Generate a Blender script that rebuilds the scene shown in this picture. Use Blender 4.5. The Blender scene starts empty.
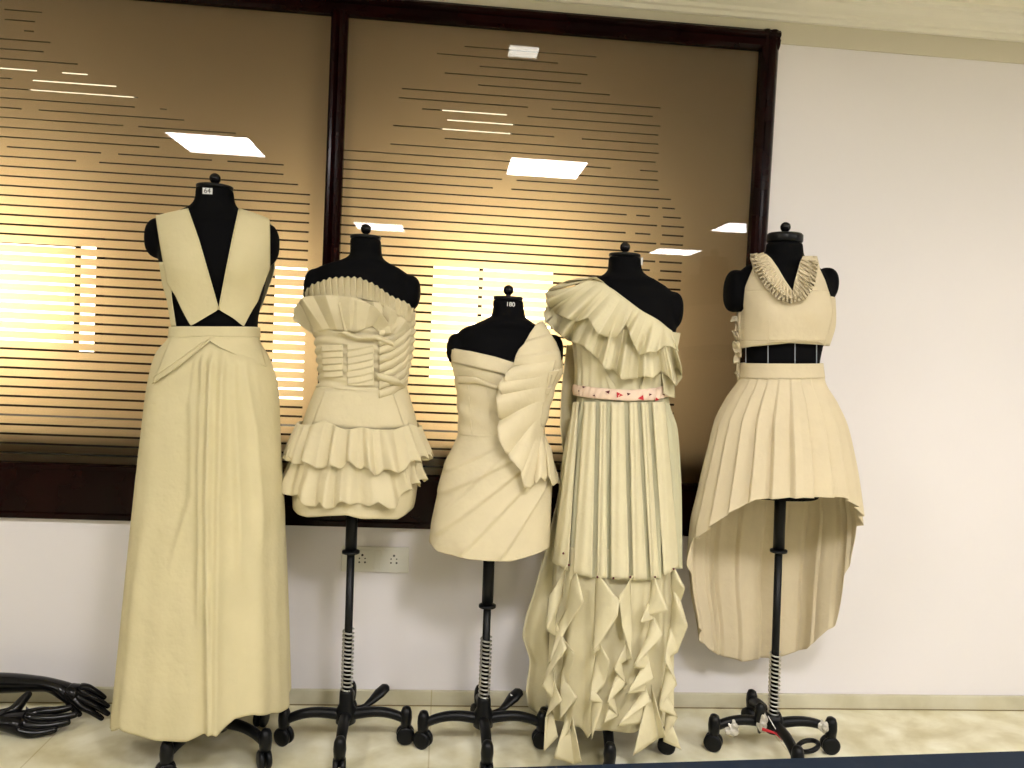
import bpy, bmesh, math, random
import numpy as np
from mathutils import Vector, Matrix
random.seed(4); rng = np.random.RandomState(3)
col = bpy.context.scene.collection
sc = bpy.context.scene
PI = math.pi

# ------------------------------------------------------------------ camera
FPX = 780.0
CAM = np.array([0.0, -2.8, 1.30])
PIT, ROL, YAW = 0.04285153, -0.04714968, 0.08560864
fwd = np.array([math.sin(YAW)*math.cos(PIT), math.cos(YAW)*math.cos(PIT), -math.sin(PIT)])
rgt = np.array([math.cos(YAW), -math.sin(YAW), 0.0]); dwn = np.cross(fwd, rgt)
R = np.array([math.cos(ROL)*rgt + math.sin(ROL)*dwn, -math.sin(ROL)*rgt + math.cos(ROL)*dwn, fwd])
def ray(x, y): return R.T @ np.array([(x-512)/FPX, (y-384)/FPX, 1.0])
def atY(x, y, Y):
    d = ray(x, y); return CAM + (Y-CAM[1])/d[1]*d
def atZ(x, y, Z=0.0):
    d = ray(x, y); return CAM + (Z-CAM[2])/d[2]*d
cd = bpy.data.cameras.new('camera'); cam = bpy.data.objects.new('camera', cd); col.objects.link(cam)
M = Matrix(((R[0][0], -R[1][0], -R[2][0], CAM[0]), (R[0][1], -R[1][1], -R[2][1], CAM[1]), (R[0][2], -R[1][2], -R[2][2], CAM[2]), (0, 0, 0, 1)))
cam.matrix_world = M
cd.sensor_width = 36; cd.lens = FPX/1024*36; cd.clip_start = 0.02
sc.camera = cam

# ------------------------------------------------------------------ materials
def mat(name, color, rough=0.6, metal=0.0, spec=0.5, noise=None, bump=None, coat=0.0):
    m = bpy.data.materials.new(name); m.use_nodes = True
    nt = m.node_tree; b = nt.nodes['Principled BSDF']
    b.inputs['Base Color'].default_value = (*color, 1); b.inputs['Roughness'].default_value = rough
    b.inputs['Metallic'].default_value = metal; b.inputs['Specular IOR Level'].default_value = spec
    b.inputs['Coat Weight'].default_value = coat
    tc = nt.nodes.new('ShaderNodeTexCoord')
    if noise:
        sca, c2, lo, hi = noise
        n = nt.nodes.new('ShaderNodeTexNoise'); n.inputs['Scale'].default_value = sca; n.inputs['Detail'].default_value = 6
        nt.links.new(tc.outputs['Object'], n.inputs['Vector'])
        r = nt.nodes.new('ShaderNodeValToRGB'); r.color_ramp.elements[0].position = lo; r.color_ramp.elements[1].position = hi
        r.color_ramp.elements[0].color = (*color, 1); r.color_ramp.elements[1].color = (*c2, 1)
        nt.links.new(n.outputs['Fac'], r.inputs['Fac']); nt.links.new(r.outputs['Color'], b.inputs['Base Color'])
    if bump:
        last = None
        for sca, stg, dist in bump:
            n = nt.nodes.new('ShaderNodeTexNoise'); n.inputs['Scale'].default_value = sca; n.inputs['Detail'].default_value = 3
            nt.links.new(tc.outputs['Object'], n.inputs['Vector'])
            bp = nt.nodes.new('ShaderNodeBump'); bp.inputs['Strength'].default_value = stg; bp.inputs['Distance'].default_value = dist
            nt.links.new(n.outputs['Fac'], bp.inputs['Height'])
            if last: nt.links.new(last.outputs['Normal'], bp.inputs['Normal'])
            last = bp
        nt.links.new(last.outputs['Normal'], b.inputs['Normal'])
    return m
def cloth(name, c, c2):
    return mat(name, c, rough=0.9, spec=0.12, noise=(9, c2, .35, .7), bump=[(14, .5, .010), (45, .4, .004), (900, .12, .0006)])
M_cl = [cloth('muslin_olive_cream', (.60, .535, .325), (.64, .57, .35)), cloth('muslin_cream', (.62, .55, .36), (.66, .585, .385)),
        cloth('muslin_warm_cream', (.66, .58, .39), (.70, .62, .42)), cloth('muslin_pale_cream', (.65, .59, .39), (.69, .63, .42)),
        cloth('muslin_buff', (.63, .545, .375), (.67, .58, .40))]
M_body = mat('black_jersey', (.0025, .0025, .003), rough=.8, spec=.08)
M_blk = mat('black_plastic', (.0035, .004, .0045), rough=.4, spec=.22)
M_gloss = mat('black_gloss', (.003, .003, .0035), rough=.22, spec=.3, bump=[(14, .3, .004)])
M_steel = mat('spring_steel', (.55, .55, .52), rough=.3, metal=1)
M_tag = mat('white_paper', (.8, .8, .78), rough=.6)
M_ink = mat('black_ink', (.02, .02, .02), rough=.6)
M_seam = mat('pale_tape', (.42, .45, .50), rough=.8)
M_red = mat('red_fabric', (.55, .03, .04), rough=.8)
M_dred = mat('dark_red_fabric', (.10, .015, .02), rough=.8)
M_braid = mat('pink_cream_braid', (.80, .62, .48), rough=.85, bump=[(60, .3, .002)])
M_plas = mat('clear_wrap', (.55, .52, .44), rough=.12, spec=.8, bump=[(60, 1, .01)])
M_wall = mat('painted_wall', (.82, .79, .80), rough=.8, spec=.2, noise=(1.3, (.795, .77, .775), .4, .7), bump=[(120, .05, .001)])
M_band = mat('beige_wall_band', (.66, .62, .50), rough=.8, spec=.2)
M_ceil = mat('ceiling_paint', (.84, .81, .68), rough=.85, spec=.2)
M_corn = mat('cornice_paint', (.84, .82, .72), rough=.7, spec=.2)
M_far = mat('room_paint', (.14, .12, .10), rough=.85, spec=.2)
M_wood = mat('dark_polished_wood', (.006, .0008, .0008), rough=.18, spec=.12, noise=(5, (.012, .0014, .0014), .4, .7))
M_navy = mat('navy_tabletop', (.004, .010, .021), rough=.6, spec=.15, noise=(30, (.009, .018, .032), .6, .8))
M_leg = mat('grey_metal', (.2, .2, .2), rough=.4, metal=.8)
M_switch = mat('switch_plastic', (.74, .73, .66), rough=.35)
M_hole = mat('socket_hole', (.01, .01, .01), rough=.8)
M_dark = mat('brown_laminate', (.04, .02, .009), rough=.7, spec=.2)
M_shade = mat('dark_shade_slab', (.05, .035, .02), rough=.7)  # for the added slab that shades the lower film

def emis(name, c, s):
    m = bpy.data.materials.new(name); m.use_nodes = True; nt = m.node_tree; nt.nodes.clear()
    e = nt.nodes.new('ShaderNodeEmission'); e.inputs['Color'].default_value = (*c, 1); e.inputs['Strength'].default_value = s
    o = nt.nodes.new('ShaderNodeOutputMaterial'); nt.links.new(e.outputs[0], o.inputs[0]); return m
M_lamp = emis('lamp_diffuser', (1, .965, .985), 17)
M_lampl = emis('left_lamp_diffuser', (1, .965, .97), 12)
M_lampr = emis('right_lamp_diffuser', (1, .965, .985), 16)
M_lampf = emis('dim_lamp_diffuser', (1, .965, .97), 7)
M_down = emis('downlight_diffuser', (1, .96, .86), 3.0)
M_win = emis('bright_window_light', (1, .88, .66), 2.4)
M_lamp2 = emis('warm_lamp_diffuser', (1, .86, .62), .35)

def marble(name, base, vein, stain):
    m = mat(name, base, rough=.33, spec=.4); nt = m.node_tree; b = nt.nodes['Principled BSDF']
    tc = nt.nodes.new('ShaderNodeTexCoord')
    n1 = nt.nodes.new('ShaderNodeTexNoise'); n1.inputs['Scale'].default_value = 2.6; n1.inputs['Detail'].default_value = 9; n1.inputs['Distortion'].default_value = 1.4
    n2 = nt.nodes.new('ShaderNodeTexNoise'); n2.inputs['Scale'].default_value = 9; n2.inputs['Detail'].default_value = 8
    for n in (n1, n2): nt.links.new(tc.outputs['Object'], n.inputs['Vector'])
    r1 = nt.nodes.new('ShaderNodeValToRGB'); e = r1.color_ramp.elements
    e[0].position = .33; e[0].color = (*vein, 1); e[1].position = .60; e[1].color = (*base, 1)
    nt.links.new(n1.outputs['Fac'], r1.inputs['Fac'])
    r2 = nt.nodes.new('ShaderNodeValToRGB'); e = r2.color_ramp.elements
    e[0].position = .35; e[0].color = (*stain, 1); e[1].position = .62; e[1].color = (1, 1, 1, 1)
    nt.links.new(n2.outputs['Fac'], r2.inputs['Fac'])
    mx = nt.nodes.new('ShaderNodeMixRGB'); mx.blend_type = 'MULTIPLY'; mx.inputs[0].default_value = .6
    nt.links.new(r1.outputs[0], mx.inputs[1]); nt.links.new(r2.outputs[0], mx.inputs[2])
    # slab joints
    br = nt.nodes.new('ShaderNodeTexBrick'); br.inputs['Scale'].default_value = 1; br.offset = 0
    br.inputs['Brick Width'].default_value = 1.2; br.inputs['Row Height'].default_value = .62; br.inputs['Mortar Size'].default_value = .0025
    br.inputs['Color1'].default_value = br.inputs['Color2'].default_value = (1, 1, 1, 1); br.inputs['Mortar'].default_value = (.78, .74, .62, 1)
    nt.links.new(tc.outputs['Object'], br.inputs['Vector'])
    m2 = nt.nodes.new('ShaderNodeMixRGB'); m2.blend_type = 'MULTIPLY'; m2.inputs[0].default_value = 1
    nt.links.new(mx.outputs[0], m2.inputs[1]); nt.links.new(br.outputs[0], m2.inputs[2])
    nt.links.new(m2.outputs[0], b.inputs['Base Color']); return m
M_floor = marble('floor_marble', (.84, .81, .63), (.62, .57, .36), (.72, .67, .48))
M_skirt = marble('skirting_marble', (.62, .59, .45), (.50, .47, .34), (.84, .82, .72))

# clear glass: see-through with a mirror-like surface share
def glass_mat():
    m = bpy.data.materials.new('clear_glass'); m.use_nodes = True; nt = m.node_tree; nt.nodes.clear()
    t = nt.nodes.new('ShaderNodeBsdfTransparent'); t.inputs[0].default_value = (.96, .95, .92, 1)
    g = nt.nodes.new('ShaderNodeBsdfGlossy'); g.inputs['Roughness'].default_value = 0.0
    f = nt.nodes.new('ShaderNodeFresnel'); f.inputs['IOR'].default_value = 1.5
    ml = nt.nodes.new('ShaderNodeMath'); ml.operation = 'MULTIPLY_ADD'; ml.inputs[1].default_value = .8; ml.inputs[2].default_value = .0
    nt.links.new(f.outputs[0], ml.inputs[0])
    x = nt.nodes.new('ShaderNodeMixShader'); nt.links.new(ml.outputs[0], x.inputs[0]); nt.links.new(t.outputs[0], x.inputs[1]); nt.links.new(g.outputs[0], x.inputs[2])
    o = nt.nodes.new('ShaderNodeOutputMaterial'); nt.links.new(x.outputs[0], o.inputs[0]); return m
M_glass = glass_mat()
def film_mat():
    m = bpy.data.materials.new('frosted_film'); m.use_nodes = True; nt = m.node_tree; nt.nodes.clear()
    t = nt.nodes.new('ShaderNodeBsdfTranslucent'); t.inputs[0].default_value = (.87, .66, .40, 1)
    d = nt.nodes.new('ShaderNodeBsdfDiffuse'); d.inputs[0].default_value = (.026, .016, .006, 1)
    x = nt.nodes.new('ShaderNodeAddShader'); nt.links.new(t.outputs[0], x.inputs[0]); nt.links.new(d.outputs[0], x.inputs[1])
    o = nt.nodes.new('ShaderNodeOutputMaterial'); nt.links.new(x.outputs[0], o.inputs[0]); return m
M_film = film_mat()

# ------------------------------------------------------------------ object helpers
def tag(o, label=None, cat=None, group=None, kind=None):
    if label: o['label'] = label
    if cat: o['category'] = cat
    if group: o['group'] = group
    if kind: o['kind'] = kind
    return o
def empty(name, loc, label, cat, group=None):
    o = bpy.data.objects.new(name, None); o.empty_display_size = .05; col.objects.link(o); o.location = loc
    return tag(o, label, cat, group)
def link(name, me, m, parent=None, smooth=True):
    o = bpy.data.objects.new(name, me); col.objects.link(o)
    if m is not None and not me.materials: me.materials.append(m)
    if smooth: me.polygons.foreach_set('use_smooth', [True]*len(me.polygons))
    if parent is not None:
        o.parent = parent
        acc = Vector((0, 0, 0)); p = parent
        while p is not None: acc += p.location; p = p.parent
        o.location = -acc
    return o
def frombm(bm, name='m'):
    bmesh.ops.recalc_face_normals(bm, faces=bm.faces)
    me = bpy.data.meshes.new(name); bm.to_mesh(me); bm.free(); return me
def box_bm(bm, a, b, bev=0):
    a = Vector(a); b = Vector(b); c = (a+b)/2; s = b-a
    r = bmesh.ops.create_cube(bm, size=1); vs = r['verts']
    bmesh.ops.scale(bm, vec=s, verts=vs); bmesh.ops.translate(bm, vec=c, verts=vs)
    if bev:
        es = list({e for v in vs for e in v.link_edges})
        bmesh.ops.bevel(bm, geom=es, offset=bev, segments=3, affect='EDGES', profile=.5)
def box(name, a, b, m, parent=None, bev=0, smooth=False):
    bm = bmesh.new(); box_bm(bm, a, b, bev); return link(name, frombm(bm), m, parent, smooth)
def tube_bm(bm, pts, rad, seg=12, cap=True):
    pts = [Vector(p) for p in pts]; n = len(pts)
    if not hasattr(rad, '__len__'): rad = [rad]*n
    rings = []; up = None
    for i, p in enumerate(pts):
        t = (pts[min(i+1, n-1)] - pts[max(i-1, 0)]).normalized()
        if up is None: up = Vector((0, 0, 1)) if abs(t.z) < .9 else Vector((0, 1, 0))
        s = t.cross(up).normalized(); up = s.cross(t).normalized()
        rr = rad[i]; ra, rb = rr if hasattr(rr, '__len__') else (rr, rr)
        rings.append([bm.verts.new(p + s*ra*math.cos(2*PI*k/seg) + up*rb*math.sin(2*PI*k/seg)) for k in range(seg)])
    for a, b in zip(rings, rings[1:]):
        for k in range(seg): bm.faces.new((a[k], a[(k+1) % seg], b[(k+1) % seg], b[k]))
    if cap: bm.faces.new(rings[0][::-1]); bm.faces.new(rings[-1])
def tube(name, pts, rad, m, parent=None, seg=12):
    bm = bmesh.new(); tube_bm(bm, pts, rad, seg); return link(name, frombm(bm), m, parent)
def grid_mesh(P, wrap=False, name='g'):
    nv, nu = P.shape[:2]; idx = np.arange(nv*nu).reshape(nv, nu)
    if wrap: idx = np.concatenate([idx, idx[:, :1]], 1)
    a = idx[:-1, :-1].ravel(); b = idx[:-1, 1:].ravel(); c = idx[1:, 1:].ravel(); d = idx[1:, :-1].ravel()
    me = bpy.data.meshes.new(name); me.from_pydata([tuple(map(float, p)) for p in P.reshape(-1, 3)], [], np.stack([a, b, c, d], 1).tolist()); me.update(); return me
def sheet(name, P, m, parent, wrap=False, thick=.0016, sub=0):
    o = link(name, grid_mesh(P, wrap), m, parent)
    if sub: s = o.modifiers.new('s', 'SUBSURF'); s.levels = s.render_levels = sub
    s = o.modifiers.new('thickness', 'SOLIDIFY'); s.thickness = thick; s.offset = 0
    return o
def bake(o):
    dg = bpy.context.evaluated_depsgraph_get(); me = bpy.data.meshes.new_from_object(o.evaluated_get(dg)); o.modifiers.clear(); o.data = me
    me.polygons.foreach_set('use_smooth', [True]*len(me.polygons)); return o

# ------------------------------------------------------------------ body surfaces
def sm(x): x = np.clip(x, 0, 1); return x*x*(3-2*x)
def pch(xs, ys, x):
    """smooth monotone interpolation"""
    xs = np.asarray(xs, float); ys = np.asarray(ys, float); o = np.argsort(xs); xs = xs[o]; ys = ys[o]
    h = np.diff(xs); dl = np.diff(ys)/h; m = np.zeros(len(xs)); m[0] = dl[0]; m[-1] = dl[-1]
    for i in range(1, len(xs)-1):
        if dl[i-1]*dl[i] > 0:
            w1 = 2*h[i]+h[i-1]; w2 = h[i]+2*h[i-1]; m[i] = (w1+w2)/(w1/dl[i-1]+w2/dl[i])
    x = np.clip(x, xs[0], xs[-1]); i = np.clip(np.searchsorted(xs, x)-1, 0, len(h)-1); t = (x-xs[i])/h[i]
    return ((1+2*t)*(1-t)**2)*ys[i] + t*(1-t)**2*h[i]*m[i] + t*t*(3-2*t)*ys[i+1] + t*t*(t-1)*h[i]*m[i+1]
class Surf:
    """st: (row, left, right, depth ratio) silhouette stations of a rounded shape standing at depth Y0"""
    def __init__(s, st, Y0, n=2.2, bust=None):
        s.Y0 = Y0; s.n = n; z = []; cx = []; hw = []; hd = []
        for py, xl, xr, dr in st:
            a = atY(xl, py, Y0); b = atY(xr, py, Y0)
            z.append((a[2]+b[2])/2); cx.append((a[0]+b[0])/2); hw.append((b[0]-a[0])/2); hd.append(dr if dr < .3 and dr > 0 and dr < .25 else dr*(b[0]-a[0])/2)
        s.z, s.cx_, s.hw_, s.hd_ = map(np.array, (z, cx, hw, hd)); s.bust = bust
        if bust:
            l = atY(bust[0], bust[2], Y0-.1); r = atY(bust[1], bust[2], Y0-.1); s.b = (l, r, bust[3], bust[4])
    def cx(s, z): return pch(s.z, s.cx_, z)
    def hw(s, z): return pch(s.z, s.hw_, z)
    def hd(s, z): return pch(s.z, s.hd_, z)
    def bul(s, x, z):
        if not s.bust: return 0*x
        l, r, amp, sg = s.b
        g = lambda c: np.exp(-((x-c[0])**2+(z-c[2])**2*np.where(z > c[2], .55, 1.3))/(2*sg*sg))
        a = g(l); b = g(r); return amp*(a+b+.35*np.sqrt(a*b))
    def yf(s, x, z, off=0.0):
        w = s.hw(z)+off; t = np.clip(np.abs(x-s.cx(z))/w, 0, 1)
        e = (1-t**s.n)**(1/s.n); return s.Y0 - (s.hd(z)+off)*e - s.bul(x, z)*sm(e*1.5)
    def hit(s, px, py, off=0.0):
        Y = s.Y0
        for _ in range(7):
            p = atY(px, py, Y); Y = .3*Y + .7*float(s.yf(p[0], p[2], off))
        p = atY(px, py, Y); return p
    def hitv(s, px, py, off):
        px = np.asarray(px, float); py = np.asarray(py, float); d = np.stack([(px-512)/FPX, (py-384)/FPX, np.ones_like(px)], -1) @ R
        Y = np.full(px.shape, float(s.Y0))
        for _ in range(8):
            p = CAM + ((Y-CAM[1])/d[..., 1])[..., None]*d; Y = .3*Y + .7*s.yf(p[..., 0], p[..., 2], off)
        return CAM + ((Y-CAM[1])/d[..., 1])[..., None]*d
    def pt(s, phi, z, off=0.0):
        sn, cs = np.sin(phi), np.cos(phi); q = 2/s.n
        x = s.cx(z) + (s.hw(z)+off)*np.sign(sn)*np.abs(sn)**q
        e = np.sign(cs)*np.abs(cs)**q
        y = s.Y0 - (s.hd(z)+off)*e - np.where(cs > 0, s.bul(x, z)*sm(e*1.5), 0)
        return x, y
    def table(s, line, off=0.0):
        P = np.array([s.hit(a, b, off) for a, b in line]); return P[:, 0], P[:, 2]
def lint(x, xs, ys):
    o = np.argsort(xs); return np.interp(x, xs[o], ys[o])
def wrap(name, S, top, bot, m, parent, off=.006, disp=None, nphi=200, nv=50, back_top=None, back_bot=None, thick=.0016, botfun=None):
    phi = np.linspace(-PI, PI, nphi, endpoint=False)
    tx, tz = S.table(top, off); bx, bz = S.table(bot, off)
    def solve(xs, zs, back):
        z = np.full(nphi, zs.mean())
        for _ in range(6): x, _y = S.pt(phi, z, off); z = lint(x, xs, zs)
        if back is not None:
            w = sm((np.abs(phi)-PI*.42)/(PI*.25)); z = z*(1-w) + (zs.mean()+back)*w
        return z
    zt = solve(tx, tz, back_top); zb = solve(bx, bz, back_bot)
    if botfun is not None: zb = botfun(phi, zb)
    V = np.linspace(0, 1, nv)[:, None]; Z = zt[None]+(zb-zt)[None]*V; PH = np.repeat(phi[None], nv, 0)
    X, Y = S.pt(PH, Z, off)
    if disp is not None:
        d, dz = disp(PH, V+0*PH, X, Z); X = X + d*np.sin(PH); Y = Y - d*np.cos(PH); Z = Z+dz
    return sheet(name, np.stack([X, Y, Z], 2), m, parent, True, thick)
def resamp(L, n):
    L = np.array(L, float); d = np.r_[0, np.cumsum(np.hypot(*np.diff(L, axis=0).T))]; d /= d[-1]; t = np.linspace(0, 1, n)
    return np.stack([np.interp(t, d, L[:, 0]), np.interp(t, d, L[:, 1])], 1)
def ribbon(name, S, A, B, m, parent, off, nu=60, nv=16, thick=.0016, sub=0, byrow=False):
    """cloth between two outlines lying on the shape's front, lifted off it by off(u, v)"""
    A = resamp(A, nu); B = resamp(B, nu); v = np.linspace(0, 1, nv)[:, None, None]
    Q = A[None]*(1-v)+B[None]*v; O = np.array([[float(off(i/(nu-1), j/(nv-1))) for i in range(nu)] for j in range(nv)])
    P = S.hitv(Q[..., 0], Q[..., 1], O)
    return sheet(name, P, m, parent, False, thick, sub)
def panel(name, S, st, m, parent, off=.007, nu=30, nv=50, dz=None):
    """st: rows (y, xl, xr)"""
    st = np.array(st, float); ys = np.linspace(st[0, 0], st[-1, 0], nv); P = np.zeros((nv, nu, 3))
    a = np.interp(ys, st[:, 0], st[:, 1])[:, None]; b = np.interp(ys, st[:, 0], st[:, 2])[:, None]; u = np.linspace(0, 1, nu)[None]
    P = S.hitv(a+(b-a)*u, ys[:, None]+0*u, off)
    return sheet(name, P, m, parent)
def back_copy(name, o, S, m, parent):
    """same cut on the back of the form"""
    me = o.data.copy(); 
    for v in me.vertices:
        c_ = float(S.cx(v.co.z)); v.co.y = 2*S.Y0 - v.co.y; v.co.x = c_ + (v.co.x-c_)*.93
    b = link(name, me, None, parent); s = b.modifiers.new('thickness', 'SOLIDIFY'); s.thickness = .0016; s.offset = 0; return b
def saw(t, k=.82):
    t = t % 1.0; return np.where(t < k, t/k, (1-t)/(1-k))
def creases(S, lines):
    T = []
    for pts, w, d in lines:
        P = np.array([S.hit(a, b, .006) for a, b in pts]); T.append((P[:, 0], P[:, 2], w, d))
    def f(X, Z):
        D = 0*X
        for xs, zs, w, d in T:
            o = np.argsort(zs); xl = np.interp(Z, zs[o], xs[o]); t = (X-xl)/w
            fade = sm((zs.max()-Z)/.05+.2)*sm((Z-zs.min())/.16)
            D = D + fade*d*np.where(t*np.sign(w) >= 0, np.exp(-np.abs(t)*1.6), np.exp(-(t*4)**2))
        return D
    return f

# ------------------------------------------------------------------ mannequin stands
def caster(parent_leg, e, ang):
    d = Vector((math.cos(ang), math.sin(ang), 0)); s = Vector((-d.y, d.x, 0)); e = Vector(e)
    bm = bmesh.new()
    for k in (-1, 1):     # twin wheels
        c = Vector((e.x, e.y, .030)) + s*0.0115*k + d*.004
        prof = [(.0, .0085), (.014, .0085), (.024, .0075), (.0295, .004), (.0295, -.005), (.026, -.008), (0, -.008)]
        seg = 22; rings = []
        for r, h in prof:
            if r == 0: rings.append([bm.verts.new(c + s*h*k)])
            else: rings.append([bm.verts.new(c + s*h*k + (d*math.cos(2*PI*q/seg)+Vector((0, 0, 1))*math.sin(2*PI*q/seg))*r) for q in range(seg)])
        for a, b in zip(rings, rings[1:]):
            for q in range(seg):
                q2 = (q+1) % seg
                if len(a) == 1: bm.faces.new((a[0], b[q], b[q2]))
                elif len(b) == 1: bm.faces.new((a[q], a[q2], b[0]))
                else: bm.faces.new((a[q], a[q2], b[q2], b[q]))
    tube_bm(bm, [Vector((e.x, e.y, .03)), Vector((e.x, e.y, .075))], .006, 8)
    return link('caster', frombm(bm), M_blk, parent_leg)
def stand(root, foot, topp, sp, rot, rad, pedal, generic=None):
    """foot/topp: axis points; sp: heights of sleeve end, spring top, spring bottom"""
    foot = Vector(foot); topp = Vector(topp)
    ax = lambda z: foot + (topp-foot)*((z-foot.z)/(topp.z-foot.z))
    zs, zt, zb = sp
    tube('pole_sleeve', [ax(topp.z+.05), ax(zs)], .0185, M_blk, root, 18)
    bm = bmesh.new(); tube_bm(bm, [ax(zs+.006), ax(zs+.004), ax(zs-.003), ax(zs-.006)], [.019, .028, .028, .019], 20); link('collar', frombm(bm), M_blk, root)
    tube('pole', [ax(zs+.01), ax(.10)], .0125, M_blk, root, 16)
    pts = []; N = 15
    for i in range(N*14+1):
        t = i/(N*14); c = ax(zt+(zb-zt)*t); a = 2*PI*N*t; pts.append(c + Vector((math.cos(a), math.sin(a), 0))*.0172)
    tube('spring', pts, .0029, M_steel, root, 6)
    bm = bmesh.new(); h = ax(.10)
    tube_bm(bm, [ax(zb+.004), ax(zb-.008), ax(.135), ax(.115), ax(.075), ax(.068)], [.019, .0225, .023, .032, .032, .022], 22)
    link('hub', frombm(bm), M_blk, root)
    for k in range(4):
        a = rot + k*PI/2; r = rad if not hasattr(rad, '__len__') else rad[k]; d = Vector((math.cos(a), math.sin(a), 0))
        pts = []; rr = []
        for i in range(15):
            t = i/14; z = .098 + .012*math.sin(t*PI*.8) - .022*t**3
            pts.append(Vector((h.x, h.y, z)) + d*(.015+(r-.018)*t)); w = .0185 - .003*t; rr.append((w, w*.95))
        lg = tube('leg', pts, rr, M_blk, root, 12)
        e = Vector((h.x, h.y, 0)) + d*r
        bm = bmesh.new()  # upright end housing
        prof = [(.056, .010), (.060, .018), (.085, .0205), (.106, .019), (.119, .014), (.124, .005)]
        tube_bm(bm, [e + Vector((0, 0, z)) + d*.004 for z, _ in prof], [(q*.95, q*1.15) for _, q in prof], 16)
        link('leg_end_cap', frombm(bm), M_blk, lg)
        caster(lg, e, a + .6*math.sin(k*2.1+rot*3))
    if pedal:
        a, ln = pedal; d = Vector((math.cos(a), math.sin(a), 0)); c = Vector((h.x, h.y, .105))
        pts = [c + d*.02, c + d*ln*.45 + Vector((0, 0, .002)), c + d*ln*.62 + Vector((0, 0, .014)), c + d*ln*.8 + Vector((0, 0, .032)), c + d*ln*.95 + Vector((0, 0, .046)), c + d*ln + Vector((0, 0, .05))]
        return tube('foot_pedal', pts, [(.009, .008), (.010, .008), (.017, .010), (.025, .013), (.022, .012), (.010, .006)], M_blk, root, 14)
def torso(root, S, ztop, zbot, stubs, neckpx, knobpx):
    zz = np.concatenate([np.linspace(zbot, ztop, 60)]); seg = 48; bm = bmesh.new(); rings = []
    for z in zz:
        phi = np.linspace(0, 2*PI, seg, endpoint=False); x, y = S.pt(phi, np.full(seg, z)); rings.append([bm.verts.new((float(a), float(b), float(z))) for a, b in zip(x, y)])
    for a, b in zip(rings, rings[1:]):
        for k in range(seg): bm.faces.new((a[k], a[(k+1) % seg], b[(k+1) % seg], b[k]))
    bm.faces.new(rings[0]); bm.faces.new(rings[-1])
    for (px, py0, py1, sgn, w) in stubs:
        t = atY(px, py0, S.Y0); b = atY(px, py1, S.Y0); hz = (t[2]-b[2])/2; c = Vector((t[0]-sgn*w, S.Y0, (t[2]+b[2])/2))
        r = bmesh.ops.create_uvsphere(bm, u_segments=24, v_segments=16, radius=1)
        for v in r['verts']:
            q = v.co; e = 1.0
            qx = q.x*w*1.0; v.co = Vector((c.x + (math.copysign(abs(q.x)**.75, q.x))*w, c.y + q.y*.052, c.z + math.copysign(abs(q.z)**.85, q.z)*hz))
        # bridge into the shoulder
        r = bmesh.ops.create_uvsphere(bm, u_segments=20, v_segments=12, radius=1)
        for v in r['verts']:
            q = v.co; v.co = Vector((c.x - sgn*w*1.1 + q.x*w*1.3, c.y + q.y*.05, c.z + hz*.12 + q.z*hz*.80))
    o = link('torso', frombm(bm), M_body, root)
    md = o.modifiers.new('r', 'REMESH'); md.mode = 'VOXEL'; md.voxel_size = .006
    md = o.modifiers.new('s', 'SMOOTH'); md.factor = .5; md.iterations = 6
    bake(o); return o
def neck_bits(root, S, ztop, knobpx, capm=M_blk, tilt=0, thick=.010):
    cx = float(S.cx(ztop)); hw = float(S.hw(ztop)); hd = float(S.hd(ztop)); bm = bmesh.new()
    e_ = 1.04 if thick > .02 else 1.0
    prof = [(0, .97), (thick*.2, e_), (thick*.8, e_), (thick, .95)]
    rings = []
    for h, k in prof:
        rings.append([bm.verts.new((cx + hw*k*math.cos(a), S.Y0 + hd*k*math.sin(a), ztop + h)) for a in np.linspace(0, 2*PI, 40, endpoint=False)])
    for a, b in zip(rings, rings[1:]):
        for k in range(40): bm.faces.new((a[k], a[(k+1) % 40], b[(k+1) % 40], b[k]))
    bm.faces.new(rings[0]); bm.faces.new(rings[-1]); cap = link('neck_cap', frombm(bm), capm, root)
    bm = bmesh.new(); tube_bm(bm, [(cx, S.Y0, ztop+thick-.002), (cx, S.Y0, ztop+thick+.010)], .0075, 14)
    bmesh.ops.create_uvsphere(bm, u_segments=20, v_segments=14, radius=.0165, matrix=Matrix.Translation((cx, S.Y0, ztop+thick+.021)))
    link('finial_knob', frombm(bm), M_gloss, root)
def text_obj(name, body, loc, size, m, parent, rotz=0.0, ext=.0004):
    cu = bpy.data.curves.new('t', 'FONT'); cu.body = body; cu.size = size; cu.align_x = 'CENTER'; cu.align_y = 'CENTER'; cu.extrude = ext
    t = bpy.data.objects.new('t', cu); col.objects.link(t); dg = bpy.context.evaluated_depsgraph_get(); dg.update()
    me = bpy.data.meshes.new_from_object(t.evaluated_get(dg)); bpy.data.objects.remove(t)
    me.transform(Matrix.Translation(loc) @ Matrix.Rotation(rotz, 4, 'Z') @ Matrix.Rotation(PI/2, 4, 'X')); me.materials.clear()
    return link(name, me, m, parent, False)

def mannequin(label, Y0, st, stubs, bust, base, top_py, sp, rot, rad, pedal, polept, capthick=.010):
    S = Surf(st, Y0, 2.25, bust)
    ztop = S.z[0]; zbot = S.z[-1]
    foot = atY(base[0], base[1], Y0)
    root = empty('mannequin', (foot[0], Y0, 0), label, 'mannequin', 'dress forms on wheeled stands')
    torso(root, S, ztop, zbot, stubs, None, None)
    neck_bits(root, S, ztop, None, thick=capthick)
    tp = atY(polept[0], polept[1], Y0)
    zf = lambda q: float(atY(q[0], q[1], Y0)[2])
    ft = Vector((foot[0], Y0, foot[2]))
    pd = stand(root, ft, Vector((tp[0], Y0, tp[2])), [zf(q) for q in sp], rot, rad, pedal)
    return root, S, pd

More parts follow.
